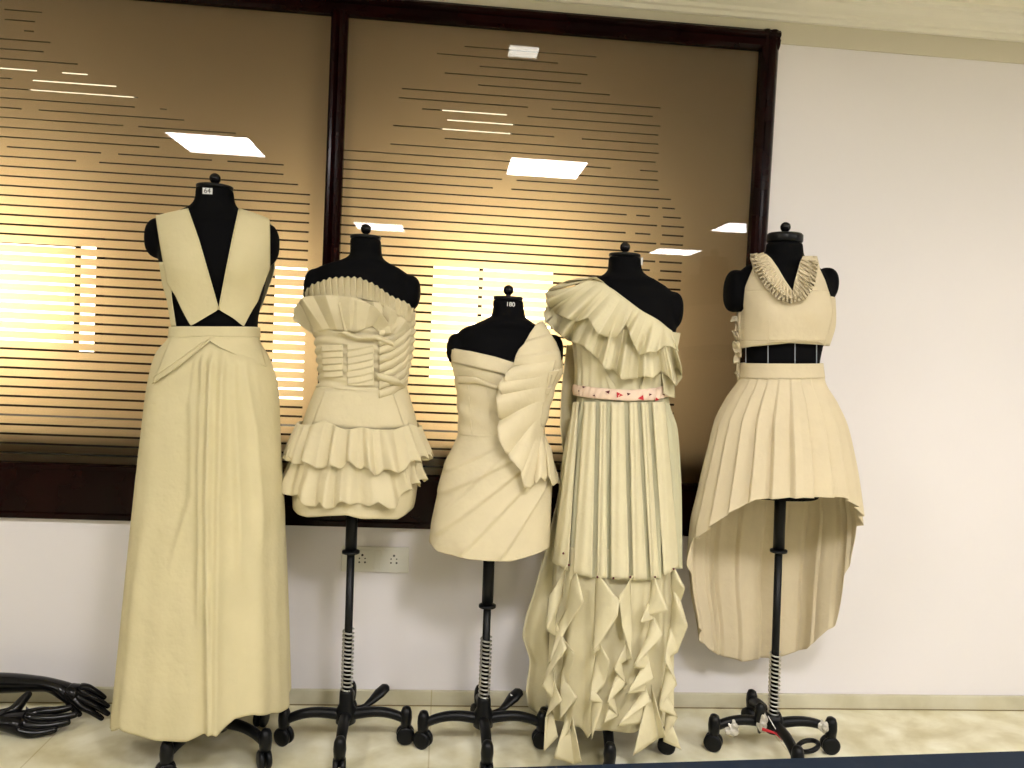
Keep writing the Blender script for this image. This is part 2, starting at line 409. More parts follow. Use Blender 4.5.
Y1, Y2, Y3, Y4, Y5 = -.342, -.29, -.31, -.31, -.33
st1 = [(189,196.5,233,.95),(200,196,234,.95),(208,191,239,.85),(216,174,255,.068),(223,161,268,.085),(240,158,270,.10),(262,160,269,.105),(285,166,264,.10),(325,173,257,.09),(360,170,261,.09),(400,167,264,.092),(450,166,264,.09),(478,170,260,.08)]
m1, S1, _ = mannequin('black dress form on castors wearing the long plunging-neck gown, leftmost and tallest', Y1, st1,
    [(146,217,258,-1,.043),(280,224,267,1,.045)], (185,243,268,.022,.042), (218,715), 189, [(219,560),(219,640),(218,700)], math.radians(-30), .19, None, (217,480))
st2 = [(239,350,381,.95),(256,350,382,.95),(263,338,391,.8),(269,318,405,.065),(280,312,412,.08),(300,312,413,.095),(335,317,411,.10),(383,322,404,.09),(410,312,412,.105),(440,302,420,.11),(485,300,415,.11),(505,305,405,.095)]
m2, S2, _ = mannequin('black dress form behind the white wall socket, wearing the ruffle-skirted strapless dress', Y2, st2,
    [(304.5,268,308,-1,.036),(421.5,276,311,1,.036)], (335,388,310,.02,.036), (346,712), 239, [(350,552),(347.6,629),(346.5,690)], math.radians(2), .19, (math.radians(36), .155), (352,516))
st3 = [(300,493,523,.95),(316,492,525,.95),(324,478,537,.8),(331,462,549,.065),(340,455,555,.085),(365,455,555,.10),(386,458,552,.10),(430,461,540,.088),(460,452,547,.105),(500,443,547,.11),(535,441,543,.105),(548,448,538,.09)]
m3, S3, pd3 = mannequin('black dress form between ruffle-skirt and one-shoulder gown, shortest of the five', Y3, st3,
    [(447,333,364,-1,.034),(564,335,371,1,.034)], (480,531,366,.02,.034), (483.5,712), 300, [(486,606),(484.7,637),(483.3,697)], math.radians(1), .19, (math.radians(34), .155), (489,560))
st4 = [(257,609,640,.95),(272,608,642,.95),(279,597,655,.8),(287,582,669,.065),(298,575,675,.085),(330,576,675,.10),(350,578,672,.10),(392,579,664,.09),(425,578,665,.085),(480,576,667,.09),(518,580,662,.08)]
m4, S4, _ = mannequin('black dress form wearing the one-shoulder gown with red-flecked belt', Y4, st4,
    [(563,292,329,-1,.036),(683.5,292,330,1,.036)], (600,652,332,.02,.036), (606,715), 257, [(610,560),(609,637),(607,697)], math.radians(-8), .2, None, (618,520))
st5 = [(243,768,801,.95),(256,766,802,.95),(262,757,810,.8),(269,745,822,.065),(278,738,829,.085),(300,738,831,.10),(322,741,828,.10),(348,745,820,.082),(370,746.5,816.5,.08),(400,742,821,.085),(450,736,826,.09),(497,742,816,.085)]
m5, S5, _ = mannequin('black dress form against the bare white wall, wearing crop top and pleated skirt', Y5, st5,
    [(726,269,312,-1,.033),(837,268,302,1,.033)], (762,810,312,.02,.036), (773,725), 243, [(779.6,551),(775,652),(773,714)], math.radians(-2), .195, None, (780.5,494), .030)

# paper tags on the necks and a sticker on a pedal
p = S1.hit(207.5, 191, .001); t = box('size_tag', (p[0]-.014, p[1]-.0015, p[2]-.009), (p[0]+.014, p[1]+.0015, p[2]+.009), M_tag, m1); text_obj('size_number', '64', (p[0], p[1]-.0022, p[2]), .020, M_ink, t)
p = S3.hit(510.5, 304.5, .0015); text_obj('size_number', '180', (p[0], p[1]-.001, p[2]), .019, M_tag, m3)
p = S4.pt(np.array([1.3]), np.array([atY(640, 262, Y4)[2]]), .001); z = atY(640, 262, Y4)[2]
box('size_tag', (p[0][0]-.003, p[1][0]-.008, z-.012), (p[0][0]+.003, p[1][0]+.008, z+.012), M_tag, m4)
v = pd3.data.vertices; c = sum((q.co for q in v[42:56]), Vector())/14
bm = bmesh.new(); box_bm(bm, (c.x-.010, c.y-.008, c.z+.0085), (c.x+.010, c.y+.008, c.z+.0105)); st = link('white_sticker', frombm(bm), M_tag, pd3, False)
# pale seam tape lines on the bare midriff of the form at the right
for x in (745.8, 768, 795, 816.6):
    pts = [Vector(S5.hit(x+.0*(y-350), y, .002)) for y in np.linspace(336, 364, 8)]
    tube('seam_tape', pts, (.0016), M_seam, m5, 6)

# ------------------------------------------------------------------ gown 1: plunging V, long skirt
def gown(name, S, label, cat='dress'): return empty(name, (float(S.cx(S.z[-1])), S.Y0, float(S.z[-1])), label, cat)
G1 = gown('long_gown', S1, 'floor-length cream gown with plunging V neck and waist cut-outs, on the leftmost form'); c1 = M_cl[0]
Lp = [(208.7,186,187.5),(212,171,189),(215.6,155.5,190.6),(240,159.3,198.5),(278,165.8,209.5),(283,166.5,211),(295.5,175.4,214.6),(309.6,181.8,218.7),(318,186.3,204.3),(325.5,190.6,191.6)]
Rp = [(208.5,239,240),(213.5,237.6,256),(219,236.8,269.7),(240,232.4,270),(269,226.6,270),(289,222.5,262),(301,220.3,258),(309.6,218.7,252.6),(318,233,248),(326,243,244)]
SG = Surf([(r[0], r[1]-4, r[2]+4, r[3]) if 213 < r[0] < 300 else r for r in [(189,196.5,233,.95),(200,196,234,.95),(207,182,244,.07),(212,160,262,.085),(222,152,273,.098),(240,155,274,.115),(262,157,273,.12),(285,164,266,.112),(325,171,259,.098),(360,163,268,.11)]], Y1, 2.4, (185,243,268,.022,.042))
fb = panel('bodice_panel', SG, Lp, c1, G1, .004); back_copy('bodice_panel', fb, SG, c1, G1)
fb = panel('bodice_panel', SG, Rp, c1, G1, .004); back_copy('bodice_panel', fb, SG, c1, G1)
# folded neckline edges
for L in ([(187.5,208.7),(198.5,240),(209.5,278),(218.6,309.6)], [(239.2,209),(232.4,240),(226.6,269),(218.8,309.6)]):
    tube('neckline_edge', [Vector(SG.hit(a, b, .006)) for a, b in resamp(L, 24)], .0022, c1, G1, 6)
# side strip of the back piece seen under the left arm
panel('back_side_panel', SG, [(262,159,166),(285,162.5,171),(300,167,172),(326,171.2,176)], c1, G1, .002, 8, 24)
SK1 = Surf([(326,174,256.5,.10),(337,173.5,257,.103),(355,160.5,266.5,.122),(384,152.5,275.3,.135),(437,145.5,278.3,.145),(466,142,280,.15),(518,136,284,.16),(612,126,288.5,.185),(693,117.5,291,.20),(745,112,293,.21)], Y1, 2.3)
cr1 = creases(SK1, [([(193,396),(193,495),(167,580)], -.05, .012), ([(213.5,352),(208.5,495),(210,800)], -.035, .034), ([(205,352),(201,466),(199,640)], -.035, .020),
                    ([(224,349),(219,495),(216,800)], .04, .026), ([(233,352),(237,466),(241,600)], .05, .018), ([(241,352),(253,430),(262,560)], .05, .016), ([(198,352),(189,420)], -.03, .007), ([(250,357),(263,420)], .04, .005)])
def d1(PH, V, X, Z):
    w = sm((V-.15)/.85); d = cr1(X, Z)*(np.cos(PH) > 0)
    d = d + w*(.012*np.sin(PH*9+1.3)+.006*np.sin(PH*17+.4))*np.where(np.cos(PH) > -.3, .45, 1) - .014*w*(np.abs(np.sin(PH)) > .8)*sm((np.abs(np.sin(PH))-.8)/.2)
    return d, 0
wrap('skirt', SK1, [(171,336),(215,336),(258,336)], [(112,721),(122,728),(138,737),(158,741.5),(187,740.5),(205,732.5),(211,731),(217,731),(221,728),(234,718.5),(252,714),(275,714),(292,708)], c1, G1, .004, d1, 420, 130)
wrap('waistband', SK1, [(171,327),(215,326.5),(258,327)], [(171,337.5),(215,337),(259,337.5)], c1, G1, .007, None, 120, 6)
ribbon('hip_yoke', SK1, [(171,337),(185,337),(198,337),(209,336.5),(222,337),(240,337),(258.5,337)], [(152.6,383),(178,366),(197,351),(209.5,340.5),(222,348),(240,356),(266,366)], c1, G1, lambda u, v: .008+.006*v, 70, 14)
for L in ([(152.8,383),(178,366),(197,351),(209.5,340.5)], [(209.5,340.5),(222,348),(240,356),(266,366)], [(153.6,377),(178,360),(200,344),(209,338)]):
    tube('yoke_piping', [Vector(SK1.hit(a, b, .014)) for a, b in resamp(L, 30)], .0024, c1, G1, 6)

# ------------------------------------------------------------------ dress 2: fan bodice, tiered ruffles
G2 = gown('short_strapless_dress', S2, 'short strapless cream dress with pleated fan bust and two ruffle tiers'); c2 = M_cl[1]
SB2 = Surf([(262,335,396,.07),(275,314,408,.09),(290,312,413,.10),(335,316.5,412.5,.108),(350,318,411,.104),(383,321,405,.098),(395,316,408,.104),(422,306,415,.118),(460,297,418,.122),(500,295,413,.125),(522,298,406,.12)], Y2, 2.3, (335,388,310,.02,.036))
def d2(PH, V, X, Z):   # soft horizontal drape folds
    return .0035*np.sin(Z*230+3*np.sin(PH*2))*sm(V*4), 0
wrap('bodice', SB2, [(308,292),(330,284),(360,282),(392,300),(412,312)], [(320,388),(360,391),(405,388)], c2, G2, .006, d2, 160, 60, back_top=-.03)
pk = lambda n, a: (lambda u: a*saw(u*n))
# pleated upper rim
ribbon('fan_rim', SB2, [(303,306),(318,303),(340,300),(362,299),(378,303),(392,312),(402,318),(411,322)], [(x, y+(1.3 if i % 2 else -1.0)) for i, (x, y) in enumerate(resamp([(303,293),(312,284.5),(330,278),(345,277),(359,277.5),(375,284.5),(391,296),(407,302.5),(413.5,309)], 41))], c2, G2,
       lambda u, v: .013+.008*v+.017*float(saw(u*19, .88))*(.25+.75*v), 420, 12)
# lower fan layers
def fanl(name, A, B, n, o0, o1, ph=0, amp=.008):
    return ribbon(name, SB2, A, B, c2, G2, lambda u, v: o0+(o1-o0)*v+amp*(.15+.85*v)*1.5*(2*abs(((u*n+ph) % 1)-.5)-.5)*2, 130, 16)
fanl('fan_layer', [(312,334),(328,330),(343,331),(356,332)], [(293,320),(294,308),(303,297),(318,295),(334,295.5),(350,297),(362,299)], 3.5, .010, .038)
fanl('fan_layer', [(345,333),(360,331),(372,326),(384,334)], [(338,303),(350,298),(364,301),(378,309),(389,324),(392,333)], 2.5, .012, .032, .3)
fanl('fan_layer', [(376,331),(388,336),(395,342)], [(366,301),(382,303),(396,311),(407,321),(412,330)], 3.0, .010, .020, .6, .006)
ribbon('draped_swag', SB2, [(345,331),(360,336),(376,334),(393,341)], [(338,333),(355,340),(376,340),(394,347)], c2, G2, lambda u, v: .016+.010*math.sin(PI*v), 40, 8)
# stitched tuck block at the left waist
ribbon('tucked_panel', SB2, [(321,346),(332,345),(343,345)], [(323,378),(333,378),(343,377)], c2, G2, lambda u, v: .010+.006*float(saw(v*5.0)), 14, 90)
ribbon('pleated_panel', SB2, [(347,345),(360,345),(374,345)], [(347,385),(360,386),(374,385)], c2, G2, lambda u, v: .009+.005*float(saw(v*6+u*.8)), 18, 90)
for k in range(8):   # right hand swags wrapping round the side
    y = 316+k*8.6
    ribbon('side_drape', SB2, [(379,y+14),(392,y+9),(404,y+1),(412.4-.55*k,y-7)], [(379,y+22),(392,y+18),(404,y+11),(412-.6*k,y+4)], c2, G2, lambda u, v: .008+.011*math.sin(PI*v)**.8*(1-.5*u), 34, 12)
ribbon('waist_bow', SB2, [(374,372),(384,374),(396,377)], [(380,380),(394,385),(406,387)], c2, G2, lambda u, v: .014+.012*math.sin(PI*v)+.008*u, 24, 10)
wrap('skirt', SB2, [(320,386),(360,388),(405,386)], [(295,512),(308,517),(330,516),(347,515),(361,518.5),(378,519),(397,519),(408,512)], c2, G2, .006, lambda PH, V, X, Z: (.004*np.sin(PH*7+1)*sm(V*1.5), 0), 200, 60)
ribbon('hip_panel', SB2, [(325,389),(360,391),(392,389)], [(312,424),(360,430),(405,428)], c2, G2, lambda u, v: .008, 40, 10)
def tier(name, top, bot, flare, seed, nf, amp):
    r = np.random.RandomState(seed); ph = r.rand(4)*6; zt = np.mean([S2.hit(a, b)[2] for a, b in top]); zb = np.mean([S2.hit(a, b)[2] for a, b in bot])
    rows = []; return ph, r
def ruffle_tier(name, Stier, top, bot, seed, nf, amp):
    r = np.random.RandomState(seed); a, b, c, d = r.rand(4)*6
    def disp(PH, V, X, Z):
        q = PH + .10*np.sin(PH*5+c)
        w = np.sin(q*nf+a); f = (np.sign(w)*np.abs(w)**.65 + .45*np.sin(q*nf*1.9+b))
        return amp*(.25+.75*V)*f - amp*.35*V, .009*V*np.sin(q*nf+a+1.2)
    return wrap(name, Stier, top, bot, c2, G2, .008, disp, 460, 26)
ST1 = Surf([(418,304,416,.125),(432,298,421,.132),(450,291,428,.148),(472,287,435,.16)], Y2, 2.2)
ruffle_tier('ruffle_tier', ST1, [(300,424),(312,425),(325,420),(345,430),(362,427),(372,429),(395,430),(410,423),(418,427)], [(289,459),(300,463),(311,465),(330,467),(342,466),(352,463),(366,471),(378,474),(392,472),(405,470.5),(420,460),(434,455)], 1, 22, .0135)
ST2 = Surf([(455,297,418,.128),(470,292,421,.135),(490,284.5,429,.150),(512,282,431,.158)], Y2, 2.2)
ruffle_tier('ruffle_tier', ST2, [(296,458),(330,460),(360,460),(418,456)], [(283,491),(296,498.5),(311,505),(334,507),(345,503),(356,501.5),(369,509.5),(378,505),(389,508.5),(400,503),(410,489),(421,484),(431,477)], 5, 17, .012)

# ------------------------------------------------------------------ dress 3: asymmetric strap, fan cascade at the side
G3 = gown('short_wrap_dress', S3, 'short cream one-strap dress with fan of folds down its right side, on the shortest form'); c3 = M_cl[2]
SB3 = Surf([(318,492,525,.95),(325,476,542,.075),(334,458,556,.09),(350,452,560,.105),(365,453.5,561,.112),(386,457.5,553,.11),(410,459.5,547,.10),(434,460,541,.10),(446,456,549,.11),(469,446,550,.12),(499,439,549,.125),(525,434,548,.128),(545,431,547,.13),(562,431,545,.13)], Y3, 2.3, (480,531,366,.02,.036))
wrap('bodice', SB3, [(452,348),(469,351),(495,357.5),(514,364),(535,362),(558,360)], [(461,435),(500,437),(541,435)], c3, G3, .006, lambda PH, V, X, Z: (.002*np.sin(Z*90+PH*3), 0), 160, 50, back_top=0.0)
ribbon('cuff_edge', SB3, [(450,349),(470,351),(496,357),(515,363)], [(452,362),(470,366),(496,372),(510,376)], c3, G3, lambda u, v: .010+.004*v, 40, 8)
for a, b in ((487, 380), (468, 384)):   # princess seams
    tube('bodice_seam', [Vector(SB3.hit(x, y, .0075)) for x, y in resamp([(a, 385), (a+2, 412), (a+4, 434)], 10)], .0012, c3, G3, 5)
ribbon('bust_tuck', SB3, [(457,376),(475,377),(498,386)], [(458,384),(475,383),(498,390)], c3, G3, lambda u, v: .009+.004*math.sin(PI*v), 30, 6)
cr3 = creases(SB3, [([(543,440),(500,470),(437,512)], .03, .008), ([(541,448),(510,485),(436,531)], .035, .008), ([(505,440),(470,455),(446,470)], .03, .006), ([(546,470),(520,505),(486,555)], .04, .008), ([(546,455),(515,490),(460,545)], .04, .007), ([(500,445),(478,480),(440,500)], .03, .005)])
def ddiag(lines, S):
    T = []
    for a, b, w, d in lines:
        A = S.hit(*a, .006); B = S.hit(*b, .006); T.append((A, B, w, d))
    def f(X, Z):
        D = 0*X
        for A, B, w, d in T:
            dx, dz = B[0]-A[0], B[2]-A[2]; L = math.hypot(dx, dz); t = ((X-A[0])*dx+(Z-A[2])*dz)/L/L; n = ((X-A[0])*dz-(Z-A[2])*dx)/L
            D = D + d*sm((t+.05)/.15)*sm((1.08-t)/.15)*np.where(n >= 0, np.exp(-n/w*1.3), np.exp(-(n/w*5)**2))
        return D
    return f
dg3 = ddiag([((541,440),(441,492),.030,.010), ((541,449),(436,533),.034,.011), ((500,444),(447,470),.025,.008), ((543,462),(462,552),.036,.010), ((546,482),(500,557),.036,.010), ((520,437),(441,512),.02,.006)], SB3)
wrap('skirt', SB3, [(460,433),(500,435),(543,433)], [(431,544),(437,551),(454,555.5),(469,559.5),(490,561),(510,561.5),(527,557),(545,550)], c3, G3, .006, lambda PH, V, X, Z: (dg3(X, Z)*(np.cos(PH) > -.05)*sm(V*6), 0), 300, 110)
def fold3(name, A, B, o0, o1, n, amp, nu=50, sw=False):
    return ribbon(name, SB3, A, B, c3, G3, lambda u, v: o0+(o1-o0)*v+amp*v*(math.sin(2*PI*(u*n))) if not sw else o0+(o1-o0)*v+amp*float(saw(u*n)), nu, 18)
ribbon('shoulder_strap', SB3, [(500,392),(507,378),(513.5,364),(516,355),(519,349),(524,344),(530,333),(537,323.4),(540,321)], [(549,394),(555,380),(561.5,366),(561,358),(560,352),(556,342),(550,333),(546,325),(543,321)], c3, G3,
       lambda u, v: .010+.013*float(saw(u*4.2-v*.5, .85))+.007*math.sin(PI*v), 200, 26)
def lobe(A, B, o, amp, ex=.9, nu=44, tw=.0):
    return ribbon('fan_fold', SB3, A, B, c3, G3, lambda u, v: o+v*1.5*amp*math.sin(PI*min(1, max(0, u)))**ex + tw*v*u, nu, 22)
lobe([(544,428),(545,432),(546,436)], [(546,470),(549,477),(553,486),(557,483),(561,485)], .010, .018)
lobe([(542,424),(543,430),(544,436)], [(533,476),(536,484),(541,477),(545,481),(549,474)], .012, .022)
lobe([(541,416),(541,424),(542,434)], [(518,458),(521,474),(524,487),(530,489),(535,484)], .016, .026)
lobe([(543,402),(541,414),(541,424)], [(505,449),(510,460),(514,463),(521,471),(526,482)], .020, .030)
lobe([(545,388),(544,400),(542,416)], [(500,418),(497,428),(499,440),(505,452),(512,458)], .024, .034)
lobe([(546,380),(546,390),(545,402)], [(499,388),(496,398),(497,408),(498,417),(503,421)], .026, .034)
lobe([(549,372),(548,380),(547,390)], [(503,377),(499,383),(498.5,389),(501,394),(506,398)], .026, .030)
lobe([(556,360),(553,372),(550,384)], [(512,366),(506,373),(504,379),(507,384),(514,388)], .022, .024)

# ------------------------------------------------------------------ gown 4: one-shoulder ruffles, belt, waterfall hem
G4 = gown('one_shoulder_gown', S4, 'long cream one-shoulder gown with double shoulder ruffle and waterfall hem frills'); c4 = M_cl[3]; c4s = cloth('sheer_single_layer', (.56, .535, .36), (.585, .56, .375))
SB4 = Surf([(264,607,643,.95),(275,590,655,.07),(283,572,668,.085),(296,566,678,.105),(330,573,677,.112),(350,576,673,.11),(385,577.5,667,.098),(398,577.5,667.5,.10),(425,570,675,.12),(460,564,677,.13),(500,560,677.5,.14),(570,555,678,.15),(650,547,680,.16),(745,542,682,.17)], Y4, 2.3, (600,652,332,.02,.036))
wrap('bodice', SB4, [(572,288),(590,284),(604,284),(614,290),(642,311),(658,320),(672,332)], [(577,392),(620,397),(666,394)], c4, G4, .006, lambda PH, V, X, Z: (.003*np.sin(PH*22)*sm(V*2), 0), 200, 50)
for A, B in (([(598,355),(603,365),(607,375)], [(612,395),(618,396),(624,397)]), ([(645,370),(650,366),(655,362)], [(638,396),(643,397),(648,397)])):
    ribbon('bodice_tuck', SB4, A, B, c4, G4, lambda u, v: .010, 8, 12)
def waves(n, amp, k=.6, seed=0):
    r = np.random.RandomState(seed); ph = r.rand(3)*6
    def f(u):
        w = math.sin(2*PI*n*u+ph[0]+.8*math.sin(2*PI*u*2+ph[1])); return amp*(math.copysign(abs(w)**k, w)+.35*math.sin(2*PI*n*2.1*u+ph[2]))
    return f
wl = waves(7, .021, .6, 2); wu = waves(6, .020, .6, 5)
ribbon('shoulder_ruffle', SB4, [(582,284),(590,284),(604,286),(620,300),(642,314),(660,326),(673,338)],
       [(546,322),(556,332),(567,340),(577,344),(583,346),(590,352),(598,359),(605,369),(614,370),(622,380),(629,379),(638,378),(645,376),(653,378),(661,372),(668,376),(676,386),(682,378),(681.5,366)], c4, G4, lambda u, v: .014+.030*v+wl(u)*v, 260, 30)
ribbon('shoulder_ruffle', SB4, [(588,280),(596,280),(604,283),(620,296),(642,311),(658,321),(672,331)],
       [(545,300),(548,306),(556,314),(566,318),(576,322),(588,318),(597,333),(607,337),(617,337),(626,324),(631,338),(639,355.5),(648,352),(656,352),(664,346),(672,347),(679,352)], c4, G4, lambda u, v: .022+.038*v+wu(u)*v, 260, 30)
ribbon('shoulder_ruffle', SB4, [(586,281),(592,279),(598,278.5),(604,282.5)], [(544,294),(552,287),(566,281),(582,277.5),(596,277)][::1], c4, G4, lambda u, v: .020+.020*v+.010*math.sin(u*14)*v, 90, 14)
ribbon('shoulder_ruffle', SB4, [(584,284),(582,288),(580,292)], [(545,293),(548,303),(543.5,313),(545,324)], c4, G4, lambda u, v: .030+.024*v+.012*math.sin(u*11)*v, 70, 14)
ribbon('side_flap', SB4, [(661,366),(668,364),(674,362)], [(664,394),(670,397),(675,398)], c4, G4, lambda u, v: .018+.006*v, 12, 12)
# braided belt with red flecks
bl = wrap('belt', SB4, [(577,385),(600,388),(630,390),(655,388),(667,385)], [(577,396),(600,399),(630,401),(655,400),(667,397)], M_braid, G4, .011, lambda PH, V, X, Z: (.003*np.sin(PI*V)+.0016*np.sin(PH*40+V*5), 0), 260, 10)
FL = [(583.5,387,1.2,0),(579,391,.8,0),(594.5,395.5,1.4,0),(608,392,1.9,0),(619,395,3.0,1),(628.5,394,1.6,0),(641.5,398,2.8,1),(650,394.5,1.5,0),(657,399.5,1.8,1),(664,394.5,1.3,0)]
for i, (x, y, s_, rd) in enumerate(FL):
    c = SB4.hit(x, y, .0155); r0 = s_*.0034; bm = bmesh.new(); a0 = [.2, 1.9, 3.3, .9, 0, 4.4, 1.2][i % 7]
    vs = [bm.verts.new((c[0]+r0*math.cos(a0+k*2.1)*1.3, c[1]-.0012+.0006*k, c[2]+r0*math.sin(a0+k*2.1))) for k in range(3)]
    ws = [bm.verts.new((v_.co.x, v_.co.y+.004, v_.co.z)) for v_ in vs]
    bm.faces.new(vs); bm.faces.new(ws[::-1])
    for k in range(3): bm.faces.new((vs[k], ws[k], ws[(k+1) % 3], vs[(k+1) % 3]))
    link('belt_fleck', frombm(bm), M_red if rd else M_dred, bl, False)
def d4(PH, V, X, Z):
    w = .35+.65*sm(V*1.6)
    q = PH*9/PI + .30*np.sin(PH*3)
    return w*(.008*sm(saw(q, .62)) + .003*np.sin(PH*31)) - .006, 0
wrap('skirt', SB4, [(577,396),(620,400),(667,397)], [(552,560),(566,570),(590,578),(628,580),(655,580),(674,568),(681,566)], c4s, G4, .003, d4, 420, 90)
for A, B in (([(573,402),(579,402)],[(552,562),(568,571)]),([(584,402),(596,402)],[(573,573),(592,578)]),([(600,402),(606,402)],[(597,578),(607,579)]),([(611,402),(624,402)],[(611,579),(629,580)]),([(629,402),(637,402)],[(633,580),(647,580)]),([(641,402),(648,402)],[(651,580),(659,578)]),([(652,402),(665,402)],[(664,576),(679,567)])):
    bp = ribbon('pleat', SB4, A, B, c4, G4, lambda u, v: .009+.004*v+.005*math.sin(PI*u)**.5+.002*math.sin(u*11+v*3), 18, 40)
SL4 = Surf([(560,551,676,.155),(650,548,674,.165),(745,545,672,.175)], Y4, 2.3)
wrap('lower_skirt', SL4, [(553,540),(590,548),(628,550),(655,550),(674,540)], [(545,715),(560,722),(575,726),(588,738),(594,728),(612,733),(628,731),(648,728),(672,716)], c4, G4, -.014, lambda PH, V, X, Z: (.010*np.sin(PH*13)*(.3+V), 0), 320, 60)
# waterfall frills: each hangs from a pinned point and swings from side to side
def frill(x0, pts, seed, o=.012, name='waterfall_frill', S=SB4, m=None, par=None):
    """pts: (row, inner x, outer x) zig-zag of the free edge"""
    pts = np.array(pts, float); nv = 110; nu = 14; ys = np.linspace(pts[0, 0], pts[-1, 0], nv)
    a = np.interp(ys, pts[:, 0], pts[:, 1])[:, None]; b = np.interp(ys, pts[:, 0], pts[:, 2])[:, None]; u = np.linspace(0, 1, nu)[None]
    k = (pts.shape[0]-1)*np.interp(ys, pts[:, 0], np.linspace(0, 1, len(pts)))[:, None]
    sw = .5-.5*np.cos(PI*k); v = np.linspace(0, 1, nv)[:, None]; env = sm(v*8)
    lift = o + env*(.016*np.sin(PI*u)*(.4+.6*sw) + .030*u*sw + .006*(1-u))
    P = S.hitv(a+(b-a)*u, ys[:, None]+env*u*4*np.cos(PI*k), lift)
    return sheet(name, P, m or c4, par or G4)
def cascade(pts):
    """waterfall frill: (inner x, y), (free edge x, y), lift; measured on a 2.495x enlargement of the hem"""
    pts = np.array([(a[0], a[1], b[0], b[1], l) for a, b, l in pts], float); n = len(pts); t = np.linspace(0, n-1, (n-1)*9+1)
    # free edge turns sharply, inner edge runs smoothly
    C = [np.interp(t, np.arange(n), pts[:, k]) for k in range(5)]
    u = np.linspace(0, 1, 11)[None]; sx = 510+C[0]/2.495; sy = 460+C[1]/2.495; ex = 510+C[2]/2.495; ey = 460+C[3]/2.495
    X = sx[:, None]*(1-u)+ex[:, None]*u; Y = sy[:, None]*(1-u)+ey[:, None]*u
    O = .004 + C[4][:, None]*(u**.8) + .007*np.sin(PI*u)
    return sheet('waterfall_frill', SB4.hitv(X, Y, O), c4, G4)
cascade([((140,262),(142,264),.01),((136,285),(95,345),.035),((130,340),(90,424),.05),((116,385),(112,440),.012),((118,415),(142,470),.045),((112,465),(78,562),.05),((108,520),(110,602),.012),((110,555),(130,600),.04),((106,590),(88,642),.04),((100,615),(84,728),.045),((108,635),(120,690),.02)])
cascade([((165,282),(167,284),.012),((152,300),(184,352),.055),((142,370),(140,424),.02),((120,410),(97,508),.045),((130,435),(132,492),.010),((136,450),(163,482),.055),((132,515),(141,575),.012),((128,535),(124,648),.045),((138,550),(168,592),.055),((142,615),(146,680),.012),((138,650),(108,744),.04),((150,670),(160,758),.015),((154,630),(178,753),.05)])
cascade([((218,288),(224,290),.01),((214,300),(274,352),.050),((212,345),(268,390),.055),((212,395),(207,484),.04),((214,435),(230,470),.010),((217,450),(250,503),.045),((213,495),(236,560),.02),((206,535),(198,602),.03),((206,570),(234,606),.04),((203,630),(204,697),.02)])
cascade([((303,287),(308,289),.01),((302,300),(271,342),.050),((300,335),(280,420),.03),((302,360),(304,497),.03),((292,440),(292,500),.010),((286,465),(258,522),.045),((275,500),(291,560),.015),((264,535),(242,607),.05),((256,580),(272,640),.015),((250,605),(235,657),.04)])
cascade([((356,293),(362,294),.012),((352,308),(396,376),.060),((350,345),(344,388),.02),((345,355),(325,407),.045),((350,375),(362,396),.012),((350,390),(382,438),.045),((345,435),(307,518),.055),((342,475),(350,522),.010),((340,488),(358,546),.035),((335,508),(291,584),.06),((335,545),(342,576),.010),((332,565),(352,602),.035),((326,585),(267,665),.065),((335,600),(336,656),.010),((344,585),(307,738),.05),((354,600),(372,694),.015),((352,560),(389,692),.055)])
cascade([((405,267),(410,268),.01),((402,283),(437,320),.05),((402,318),(426,352),.015),((405,340),(444,414),.055),((400,415),(418,480),.015),((396,435),(386,502),.035),((393,478),(417,560),.045),((386,535),(370,622),.03),((386,575),(419,642),.045),((390,615),(382,702),.015),((396,635),(428,723),.05)])
for x, y in ((133,233),(147,262),(218,292),(258,295),(300,292),(362,292),(409,272)):
    c = SB4.hit(510+x/2.495, 460+y/2.495, .024); bm = bmesh.new(); bmesh.ops.create_uvsphere(bm, u_segments=10, v_segments=8, radius=.0035, matrix=Matrix.Translation(c)); link('pin_head', frombm(bm), M_dred, G4)
# back layer hanging at the left of the skirt
SBK = Surf([(345,562,668,.13),(400,558,672,.14),(500,548,676,.17),(600,535,680,.20),(700,530,682,.21),(712,530,682,.21)], Y4+.03, 2.2)
P = np.zeros((70, 26, 3)); edge = [(345,567),(375,563),(400,561),(425,560),(460,564),(500,557),(552,545),(592,534),(615,526),(636,522),(660,530),(690,526),(705,528)]
for j, y in enumerate(np.linspace(345, 706, 70)):
    v = j/69; xe = np.interp(y, [e[0] for e in edge], [e[1] for e in edge])
    for i in range(26):
        u = i/25; x = xe+(598-xe)*u; q = atY(x, y+ (8*v*math.sin(u*9)), Y4+.05+.03*v*math.sin(u*16)+.09*u); P[j, i] = q
sheet('back_drape', P, c4, G4)
P2 = P.copy()

# ------------------------------------------------------------------ crop top and high-low skirt on form 5
G5 = gown('crop_top', S5, 'cream sleeveless crop top with frilled V neckline, above the pleated skirt', 'top'); c5 = M_cl[4]
SB5 = Surf([(250,764,805,.8),(258,752,815,.07),(268,744,822,.085),(280,740,828,.10),(300,738,832,.112),(322,738.5,832,.116),(345,740,826,.105),(352,741,824,.10)], Y5, 2.3, (762,810,312,.022,.038))
panel('bodice_front', SB5, [(254,751,766),(258,750.5,770)][:1]+[(258,750,771),(268,753,778),(280,748,785),(291,743.6,792.6)], c5, G5, .006, 24, 24)
panel('bodice_front', SB5, [(256,803,817),(262,800,818.5),(269.5,798,820),(280,795,825),(291,792.6,828.5)], c5, G5, .006, 24, 24)
fb = panel('bodice_front', SB5, [(290.6,743.7,828.5),(300,741,831.5),(310,738.6,833.3),(322,738,831.5),(335,739,828),(341,739.8,827)], c5, G5, .006, 50, 30)
